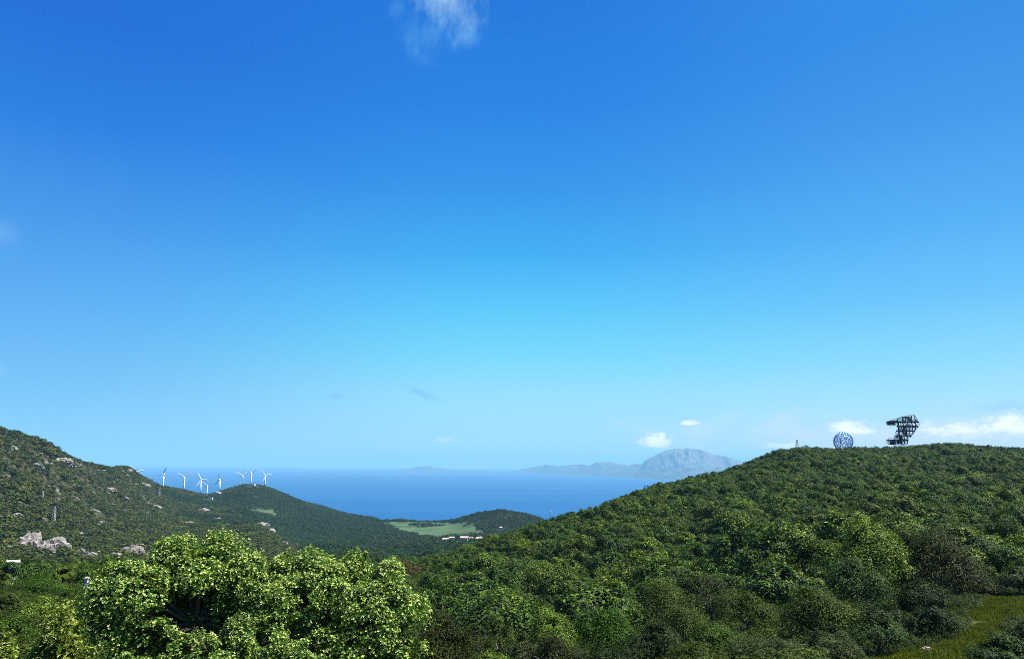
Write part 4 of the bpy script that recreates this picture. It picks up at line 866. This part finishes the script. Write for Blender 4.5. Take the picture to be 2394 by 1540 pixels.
instancer('grass', np.stack([gx, gy, H(gx, gy) - .02], -1), rsT.uniform(.7, 1.6, len(gx)), rsT.uniform(0, 6, len(gx)), rsT.randint(0, 3, len(gx)), gcoll, 3, 'short olive grass growing in the clearing at the right', 'grass')

# ------------------------------------------------------------------ rocks
def rock_mesh(seed, sx, sy, sz, sub=4):
    import bmesh
    bm = bmesh.new(); bmesh.ops.create_icosphere(bm, subdivisions=sub, radius=1.0)
    rd = random.Random(seed); o1, o2 = rd.uniform(0, 90), rd.uniform(0, 90)
    co = np.array([v.co[:] for v in bm.verts]); n = fbm(co[:, 0] * 1.0 + o1, co[:, 1] + co[:, 2] * .8 + o2, .7, 4, .6); n2 = fbm(co[:, 0] + co[:, 2] + o2, co[:, 1] * 1.3 + o1, .28, 3, .6)
    rad = 1 + .5 * n + .25 * n2
    # broken, stepped faces
    rad = .5 * rad + .5 * np.round(rad * 4) / 4
    for v, q in zip(bm.verts, rad): v.co = (v.co.x * q * sx, v.co.y * q * sy, v.co.z * q * sz)
    me = bpy.data.meshes.new('rock'); bm.to_mesh(me); bm.free(); me.materials.append(M['rock']); return me
for k, (a, b, hw, hh, lb) in enumerate(ROCKS):
    d, p = ground_hit(a, b + hh * .4, 300); s = d / FPX
    o = link('rock_outcrop', rock_mesh(900 + k, hw * s * (1.5 if hh > 7 else 1.2), hw * s * .9, hh * s * (1.6 if hh > 7 else 1.3))); o.location = p - Vector((0, 0, hh * s * (.35 if hh > 8 else .2))); o.rotation_euler = (0, R((k * 37) % 40 - 20) * .4, R((k * 53) % 50 - 25))
    tag(o, lb, 'rock', 'rocks of the left hill')
# many loose small stones
rcoll = bpy.data.collections.new("stone_kinds")
for k in range(4): rcoll.objects.link(bpy.data.objects.new('stone_kind_%d' % k, rock_mesh(990 + k, 1, .8, .6, 2)))
sx, sy = jitter(-1300, 100, 380, 2100, 11, rsT); aa = np.arctan2(sx, sy); rr = np.hypot(sx, sy)
k_ = isleft(sx, sy, aa, rr) & (np.abs(aa) < R(50)) & (rr < far_crest_r(aa)) & (rr > 400) & (fbm(sx, sy, 45, 4, .6) > .22); sx, sy = sx[k_], sy[k_]
print('stones', len(sx)); ss = rsT.uniform(.6, 2.2, len(sx))
instancer('stones', np.stack([sx, sy, H(sx, sy) + .6], -1), ss, rsT.uniform(0, 6, len(sx)), rsT.randint(0, 4, len(sx)), rcoll, 4, 'loose pale stones scattered through the scrub of the left hill', 'stones')
d, p = ground_hit(2168, 1524); o = link('stone', rock_mesh(77, .42, .3, .22)); o.location = p + Vector((0, 0, .08)); tag(o, 'flat pale stone lying in the grass at the bottom right', 'stone')

# ------------------------------------------------------------------ wind turbines
M['white'] = simple('white_paint', (.88, .89, .90), .45, .4, var=.05)
def turbine(label, px, base_py, hub_py, d, phase, blade_px=14.5, yaw=0.0):
    p = at(px, base_py, d); p.z = gz(p.x, p.y); hub = at(px, hub_py, d).z - p.z
    root = empty('wind_turbine', p); tag(root, label, 'wind turbine', 'wind turbines along the far ridge')
    MB().tube([(0, 0, -1), (0, 0, hub * .5), (0, 0, hub - .7)], [1.9, 1.6, 1.25], 14).build('tower', M['white'], root, True)
    # rotor faces the viewer (towards -Y), nacelle behind
    na_ = MB(); na_.tube([(0, -2.2, hub), (0, -1.6, hub), (0, 2.5, hub), (0, 3.4, hub)], [.5, 1.15, 1.15, .7], 10); na_.build('nacelle', M['white'], root, True)
    hb = MB(); hb.tube([(0, -3.7, hub), (0, -3.3, hub), (0, -2.3, hub)], [.2, .75, .95], 10); hb.build('hub', M['white'], root, True)
    Lb = px2m(blade_px, d)
    for k in range(3):
        q = R(phase + 120 * k); dx, dz = math.sin(q), math.cos(q); b = MB(); pts = []
        for s, c in ((0.03, .8), (.12, 1.3), (.25, 2.3), (.55, 2.0), (.85, 1.5), (1.0, .6)):
            pts.append((s * Lb, c))
        vs = []; 
        for s, c in pts:
            cx, cz = dx * s, dz * s; ox, oz = dz * c, -dx * c
            vs += [(cx + ox * .75, -2.9, hub + cz + oz * .75), (cx, -3.15, hub + cz), (cx - ox * .75, -2.95, hub + cz - oz * .75), (cx, -2.75, hub + cz)]
        fs = []
        for i in range(len(pts) - 1):
            for j in range(4): fs.append((i * 4 + j, i * 4 + (j + 1) % 4, (i + 1) * 4 + (j + 1) % 4, (i + 1) * 4 + j))
        fs += [(3, 2, 1, 0), tuple((len(pts) - 1) * 4 + j for j in range(4))]
        b.add(vs, fs).build('blade', M['white'], root)
    root.rotation_euler = (0, 0, yaw)
TURB = [('white turbine half hidden behind the rocky skyline, leftmost of the row', 318.5, 1128, 1102.5, 1900, -46),
 ('white turbine standing alone right of the half hidden one', 381, 1137, 1107.3, 2050, 22), ('white turbine third from the left, two blades raised in a V', 429.5, 1144, 1114.5, 2120, 180),
 ('white turbine with one blade level, left of the lowest turbine', 468.3, 1151, 1120.8, 2150, -28), ('lowest white turbine of the row in the dip of the ridge', 483, 1158, 1133.5, 2120, 180),
 ('white turbine right of the ridge dip with one blade upright', 512.8, 1148, 1120, 2180, -18), ('white turbine left on the round hilltop', 566, 1140, 1111.3, 2190, 176),
 ('highest white turbine in the middle of the round hilltop', 586.3, 1135, 1104.1, 2220, 180), ('rightmost white turbine on the round hilltop', 619, 1137, 1110.5, 2210, -42)]
for k, (lb, a, b, c, d, ph) in enumerate(TURB): turbine(lb, a, b, c, d, ph, 16 if k < 7 else 14, R([12, -8, 5, 15, 0, -10, 8, 0, 14][k]))

# ------------------------------------------------------------------ pylons, masts
M['rust'] = simple('dark_weathered_steel', (.040, .028, .030), .7, .3, .3, var=.5, scale=.5)
M['galv'] = simple('galvanised_steel', (.42, .43, .44), .5, .5, .6, var=.2)
def pylon(label,  px, foot_py, top_py, dmin=300, d=None, group='pylons on the left hill', arms=True, w=.11, thick=.1, mt='galv'):
    if d is None: d, p = ground_hit(px, foot_py, dmin)
    else: p = on_ground(px, d, foot_py)
    h = at(px, top_py, d).z - p.z; root = empty('pylon', p); tag(root, label, 'pylon', group)
    fr = MB(); bw = h * w; lv = 7; pts = []
    for i in range(lv + 1):
        q = i / lv; s = bw * (1 - q * .85); pts.append([Vector((sx_ * s, sy_ * s, h * q)) for sx_, sy_ in ((-1, -1), (1, -1), (1, 1), (-1, 1))])
    for k in range(4): fr.tube([pts[0][k] - Vector((0, 0, .5)), pts[-1][k]], thick, 4)
    for i in range(lv):
        for k in range(4):
            fr.tube([pts[i][k], pts[i + 1][(k + 1) % 4]], thick * .6, 4); fr.tube([pts[i + 1][k], pts[i + 1][(k + 1) % 4]], thick * .6, 4)
    fr.build('lattice_frame', M[mt], root)
    if arms:
        for q in (.78, .9):
            MB().tube([(-h * .13, 0, h * q), (0, 0, h * (q + .03)), (h * .13, 0, h * q)], thick * .9, 4).build('crossarm', M['galv'], root)
    return root, h
pylon('grey lattice pylon standing higher on the left hill', 98, 1172, 1147); pylon('taller grey lattice pylon lower on the left hill above the cliff', 124, 1224, 1183)
pylon('faint small pylon below the second turbine', 372, 1158, 1139, 1200)
pylon('small dark tripod mast on the near ridge left of the steel sphere', 1864.5, 1055, 1028, d=575, group=None, arms=False, w=.2, thick=.075, mt='rust')
# far mast behind the near hill
p = at(1287, 1214, 1460); 
pylon('thin far mast beyond the near ridge in front of the sea', 1287, 1230, 1192, d=1450, group=None, arms=True, w=.05, thick=.12)

# ------------------------------------------------------------------ steel sphere
M['bluesteel'] = simple('blue_painted_steel', (.03, .13, .36), .5, .4, .2, var=.35, scale=.6)
import bmesh
M['palesteel'] = simple('pale_blue_steel', (.22, .50, .78), .4, .4, .2, var=.3, scale=.6)
d_s = 640; c = at(1971.5, 1032, d_s); rad = px2m(22, d_s) * .9
root = empty('steel_sphere', (c.x, c.y, gz(c.x, c.y))); tag(root, 'open blue steel lattice sphere standing on the near ridge', 'lattice sphere'); cz = c.z - root.location.z
bm = bmesh.new(); bmesh.ops.create_icosphere(bm, subdivisions=2, radius=rad); fr = MB()
rotm = Matrix.Rotation(R(14), 3, 'X') @ Matrix.Rotation(R(9), 3, 'Y')
for e in bm.edges: fr.tube([rotm @ e.verts[0].co + Vector((0, 0, cz)), rotm @ e.verts[1].co + Vector((0, 0, cz))], .15, 5)
ico2 = bmesh.new(); bmesh.ops.create_icosphere(ico2, subdivisions=3, radius=rad * .985); pn = MB()
for e in ico2.edges: pn.tube([rotm @ e.verts[0].co + Vector((0, 0, cz)), rotm @ e.verts[1].co + Vector((0, 0, cz))], .09, 4)
ico2.free(); pn.build('panel_lattice', M['palesteel'], root)
bm.free(); fr.build('strut_frame', M['bluesteel'], root)
for q, tilt in ((0, 0), (50, 8), (100, -6), (145, 5)):
    rg = MB(); mm = Matrix.Rotation(R(q), 3, 'Z') @ Matrix.Rotation(R(90 + tilt), 3, 'X'); 
    rg.tube([mm @ Vector((rad * math.cos(t_), rad * math.sin(t_), 0)) + Vector((0, 0, cz)) for t_ in np.linspace(0, 2 * PI, 49)], .2, 5, cap=False); rg.build('great_ring', M['bluesteel'], root)
hz = cz - rad * .93; MB().tube([(0, 0, -1), (0, 0, max(hz, .5))], rad * .42, 16).build('base', simple('concrete', (.35, .34, .32), .9, .1), root)

# ------------------------------------------------------------------ abandoned steel tower
d_t = 650; u = .124 * d_t / FPX       # metres per unit of the sketch below
anchor = at(2000 + 0, 1000, d_t)
def sk(xq, yq):   # sketch units (zoomed photo) -> local x, z ; 3200 px / .594 etc. folded in
    P_x = 3200 * .59375 + xq * .124; P_y = 1600 * .59375 + yq * .124; return P_x, P_y
px0, _ = sk(1620, 700); pb = on_ground(px0, d_t, 1045)
root = empty('steel_tower', pb, -azel(px0, 1045)[0]); tag(root, 'dark skeletal steel tower leaning over the near ridge, dense girders and platforms', 'steel structure')
a0, _ = azel(px0, 1045)
def L3(xq, yq, dep):
    X_, Y_ = sk(xq, yq); p = at(X_, Y_, d_t); return Vector(((azel(X_, 1040)[0] - a0) * d_t, dep, p.z - pb.z))
DEP = (-3.6, 0.0, 3.6)
cols = [(1640, 240, 700), (1735, 205, 705), (1790, 200, 705), (1850, 190, 575), (1905, 170, 520), (1968, 165, 430)]
beams = [('top', 1725, 1905, 205, 13), ('a', 1425, 2035, 290, 20), ('b', 1612, 2015, 375, 18), ('c', 1600, 1950, 460, 15), ('d', 1560, 1880, 550, 14), ('e', 1400, 1812, 635, 17)]
fr = MB()
for xq, y0q, y1q in cols:
    for dp in DEP: fr.tube([L3(xq, y0q, dp), L3(xq, y1q, dp)], .34 if xq in (1640, 1735) else .22, 4)
fr.build('column_frame', M['rust'], root)
for nm, x0q, x1q, yq, tk in beams:
    b = MB()
    for dp in DEP: b.tube([L3(x0q, yq, dp), L3(x1q, yq, dp)], tk * u * .56, 4)
    xs_ = x0q
    while xs_ <= x1q: b.tube([L3(xs_, yq, DEP[0]), L3(xs_, yq, DEP[2])], .16, 4); xs_ += 55
    b.build('platform_beam', M['rust'], root)
rd = random.Random(8); br = MB()
sil = [(1420, 330), (1440, 285), (1560, 245), (1720, 200), (1885, 158), (1945, 160), (2010, 240), (2035, 290), (2040, 360), (1975, 420), (1945, 470), (1900, 530), (1850, 580), (1800, 640), (1765, 720), (1450, 715), (1385, 640), (1530, 610), (1560, 540), (1610, 440), (1610, 350), (1500, 358)]
def inside(xq, yq): return bool(in_poly(np.array([float(xq)]), np.array([float(yq)]), sil)[0])
for n_ in range(900):
    xq, yq = rd.uniform(1400, 2035), rd.uniform(170, 715)
    if xq > 1850 and rd.random() < .35: continue
    k = rd.choice(('h', 'v', 'd', 'd')); ln = rd.uniform(22, 62)
    dx, dy = {'h': (ln, 0), 'v': (0, ln), 'd': (ln * .7, ln * .7 * rd.choice((-1, 1)))}[k]
    if inside(xq, yq) and inside(xq + dx, yq + dy):
        dp = rd.choice(DEP); br.tube([L3(xq, yq, dp), L3(xq + dx, yq + dy, dp if k != 'h' else rd.choice(DEP))], rd.uniform(.09, .2), 4)
br.build('bracing', M['rust'], root)
ed = MB()   # slanted roof line, curved right flank, stays
for dp in (DEP[0], DEP[2]):
    ed.tube([L3(*q, dp) for q in ((1418, 330), (1440, 285), (1560, 245), (1720, 200), (1885, 158), (1905, 175), (1945, 160), (1985, 195), (2012, 240))], .10, 4)
    ed.tube([L3(*q, dp) for q in ((2035, 290), (2042, 340), (2032, 372), (2000, 395), (1962, 440), (1925, 500), (1880, 545), (1852, 580))], .13, 4)
    ed.tube([L3(*q, dp) for q in ((1605, 440), (1570, 515), (1545, 590), (1500, 605), (1460, 582), (1438, 600), (1436, 632))], .09, 4)
    ed.tube([L3(*q, dp) for q in ((1418, 320), (1415, 300), (1432, 345), (1500, 358), (1600, 352), (1640, 372))], .12, 4)
    ed.tube([L3(*q, dp) for q in ((1440, 632), (1392, 640), (1382, 665), (1420, 700), (1450, 716), (1760, 722))], .14, 4)
    ed.tube([L3(1812, 635, dp), L3(1762, 722, dp)], .16, 4)
for xq in (1885, 1945): ed.tube([L3(xq, 158, DEP[0]), L3(xq, 158, DEP[2])], .09, 4)
ed.build('edge_rails', M['rust'], root)
def plate(x0q, x1q, y0q, y1q, dp): 
    c1 = L3(x0q, y0q, dp); c2 = L3(x1q, y1q, dp); cc = (c1 + c2) / 2; return MB().box(cc, (abs(c2.x - c1.x), .12, abs(c2.z - c1.z))).build('plate', M['rust'], root)
plate(1435, 1590, 300, 345, -1.5); plate(1500, 1640, 262, 290, 1.0); plate(1450, 1560, 650, 712, 0.5); plate(1600, 1690, 648, 705, -1.2); plate(1720, 1760, 380, 450, .8); plate(1640, 1660, 300, 640, 2.2); plate(1640, 1700, 560, 625, 1.2); plate(1750, 1785, 470, 545, -.8); plate(1850, 1895, 225, 270, .5)

# ------------------------------------------------------------------ houses
M['wall'] = simple('whitewash', (.48, .45, .42), .85, .1, var=.1); M['pinkwall'] = simple('pink_render', (.66, .50, .42), .85, .1, var=.12)
M['roof'] = simple('terracotta', (.40, .29, .24), .85, .1, var=.35, scale=1.5); M['glass'] = simple('dark_glass', (.03, .035, .04), .2, .6, var=.1); M['wooddoor'] = simple('door_wood', (.14, .08, .04), .6, .2)
def house(label, px, py, wpx, hpx, d, depth, rz, wm='wall', flat=False, name='house', cat='house', group='houses of the hamlet', ground=True, storeys=1):
    p = on_ground(px, d, py) if ground else at(px, py, d); w = px2m(wpx, d); h = max(px2m(hpx, d) * 1.15, 2.6)
    root = empty(name, p, rz); tag(root, label, cat, group)
    MB().box((0, 0, h * .5 - .6), (w, depth, h + 1.2)).build('wall', M[wm], root); f = -depth / 2
    if flat: 
        MB().box((0, 0, h + .12), (w + .4, depth + .4, .28)).build('roof', M['wall'], root)
    else:
        o = .45; rh = min(depth * .2, 1.5); x0, y0 = w / 2 + o, depth / 2 + o
        vs = [(-x0, -y0, h), (x0, -y0, h), (x0, y0, h), (-x0, y0, h), (-x0, 0, h + rh), (x0, 0, h + rh), (-x0, -y0, h - .18), (x0, -y0, h - .18), (x0, y0, h - .18), (-x0, y0, h - .18)]
        rf = MB().add(vs, [(0, 1, 5, 4), (2, 3, 4, 5), (0, 4, 3), (1, 2, 5), (6, 9, 8, 7), (0, 6, 7, 1), (1, 7, 8, 2), (2, 8, 9, 3), (3, 9, 6, 0)]).build('roof', M['roof'], root)
        MB().box((w * .25, depth * .15, h + rh * .9), (.6, .6, 1.1)).build('chimney', M['wall'], rf)
    nw = max(1, int(w // 3)); 
    for i in range(nw):
        cx = (i + .5) / nw * w - w / 2
        if i == nw // 2 and nw > 1:
            MB().box((cx, f - .03, 1.05), (.95, .1, 2.1)).build('door', M['wooddoor'], root)
        else:
            wf = MB().box((cx, f - .02, h * .55), (1.0, .08, 1.1)).build('window', M['wall'], root); MB().box((cx, f - .07, h * .55), (.8, .05, .9)).build('pane', M['glass'], wf)
    return root
house('long pale house with tiled roof at the upper left of the hamlet', 1042, 1260, 14, 11, 1010, 8, R(12)); house('big white and pink house in the middle of the hamlet', 1086, 1273, 17, 13, 930, 10, R(-10))
house('small whitewashed house right behind the big one', 1101, 1262, 10, 9, 1010, 7, R(20)); house('white flat-roofed house at the top right of the hamlet', 1120, 1257, 10, 7, 1080, 6, R(0), flat=True)
house('pinkish house at the right end of the hamlet', 1120, 1277, 10, 11, 880, 8, R(-20), 'pinkwall'); house('little white shed below the big white and pink house', 1073, 1280, 7, 7, 870, 5, R(30), flat=True)
house('small white house alone left of the hamlet', 1011, 1262, 6, 8, 960, 5, R(0)); house('pink walled annexe beside the long pale house', 1056, 1255, 11, 8, 1050, 6, R(0), 'pinkwall')
house('tiny white house at the foot of the wooded knoll', 1171, 1240, 5, 3, 1280, 6, R(0), group=None); house('long low white shed on the side of the wooded knoll', 1210, 1246, 16, 3, 1200, 5, R(5), flat=True, group=None)
house('small white and orange hut on the ridge under the turbines', 510.5, 1160, 8, 6, 2050, 8, R(-25), group=None, name='hut', cat='hut'); house('long low white building between the turbines on the round hilltop', 589, 1141, 14, 3, 2150, 7, R(-12), flat=True, group=None, name='building', cat='building')
house('low pale oval-roofed hut on the slope under the lowest turbine', 491, 1173, 10, 4, 1850, 6, R(0), flat=True, group=None, name='hut', cat='hut')
# white house at the left edge, gate pillar with low wall
house('white house with bright roof half hidden by bushes at the left edge', 26, 1356, 18, 30, 160, 1.8, R(35), flat=True, group=None)
dg = 118; p = on_ground(201, dg, 1370); top = at(201, 1352, dg).z; root = empty('gate_pillar', p); tag(root, 'white gate pillar with orange cap beside a low wall', 'pillar'); hh = max(top - p.z, 1.8)
MB().box((0, 0, hh / 2 - .3), (.45, .45, hh + .6)).build('shaft', M['wall'], root)
MB().box((0, 0, hh + .05), (.6, .6, .12)).add([(-.28, -.28, hh + .11), (.28, -.28, hh + .11), (.28, .28, hh + .11), (-.28, .28, hh + .11), (0, 0, hh + .26)], [(0, 1, 4), (1, 2, 4), (2, 3, 4), (3, 0, 4), (3, 2, 1, 0)]).build('cap', M['roof'], root)
q = on_ground(222, dg, 1370); root = empty('garden_wall', q); tag(root, 'low white garden wall running right from the gate pillar', 'wall')
MB().box((0, 0, hh * .2), (2.2, .3, hh * .55)).build('wall_panel', M['wall'], root); MB().box((0, 0, hh * .5), (2.3, .4, .08)).build('coping', M['wall'], root)

# palms
def palm(label, px, top_py, d, crown_px, seed):
    p = on_ground(px, d, 1360); h = max(at(px, top_py, d).z - p.z, 2.2); root = empty('palm', p); tag(root, label, 'palm'); rd = random.Random(seed)
    MB().tube([(0, 0, -.4), (.05, 0, h * .4), (0, .05, h * .8)], [.26, .2, .22], 10).build('trunk', M['darkbark'], root)
    rl = px2m(crown_px, d) / 2; V_ = []; T_ = []
    for i in range(26):
        a = rd.uniform(0, 2 * PI); el = rd.uniform(-.2, 1.25); pts = []
        for s in np.linspace(0, 1, 9):
            q = el - s * s * 1.1; pts.append((Vector((math.cos(a) * math.cos(el) * rl * s, math.sin(a) * math.cos(el) * rl * s, h * .8 + rl * (math.sin(el) * s - .45 * s * s)))))
        for j in range(1, 9):
            for sd_ in (-1, 1):
                t_ = (pts[j] - pts[j - 1]).normalized(); sdv = t_.cross(Vector((0, 0, 1))).normalized() * sd_
                for e in (0, .5):
                    b = pts[j - 1].lerp(pts[j], e); tp = b + (sdv * .7 + t_ * .6) * rl * .32 + Vector((0, 0, -.12 * rl))
                    w_ = t_ * rl * .045; V_ += [b - w_, b + w_, (b + tp) / 2 + w_, tp]; T_.append(rd.random())
    V_ = np.array([v[:] for v in V_]); link('crown', np_mesh('crown', V_, np.arange(len(V_)).reshape(-1, 4), M['olive'], dict(tint=('FACE', T_))), root)
palm('small dark palm with shaggy crown left of the gate pillar', 147, 1328, 128, 46, 1); palm('dark palm at the left edge in front of the white house', 4, 1340, 122, 40, 2)

# boats far out
for lb, a, b, wpx in (('tiny white ship on the blue sea right of centre', 1348, 1124, 5), ('tiny white sail off the left of the wooded knoll', 1062, 1130, 2)):
    aa_, tt_ = azel(a, b); d = CAMZ / -tt_; root = empty('ship', (d * math.sin(aa_), d * math.cos(aa_), 0)); tag(root, lb, 'ship'); w = px2m(wpx, d)
    MB().add([(-w / 2, -w * .09, w * .08), (w / 2, 0, w * .1), (-w / 2, w * .09, w * .08), (-w * .45, -w * .05, -1), (w * .38, 0, -1), (-w * .45, w * .05, -1)], [(0, 1, 2), (5, 4, 3), (0, 3, 4, 1), (1, 4, 5, 2), (2, 5, 3, 0)]).build('hull', M['white'], root)
    MB().box((-w * .2, 0, w * .14), (w * .3, w * .12, w * .14)).build('cabin', M['white'], root)

# ------------------------------------------------------------------ haze
m, t, out = mat('haze_air'); pv = t.new('ShaderNodeVolumePrincipled'); pv.inputs['Color'].default_value = (.28, .62, .91, 1); pv.inputs['Density'].default_value = 4.6e-5
pv.inputs['Anisotropy'].default_value = 0.0; t.l.new(pv.outputs[0], out.inputs['Volume'])
hb = MB().box((0, 0, (840 - 40) / 2), (124000, 124000, 880)).build('haze', m); tag(hb, 'pale blue haze in the air over land and strait', 'haze', kind='stuff')
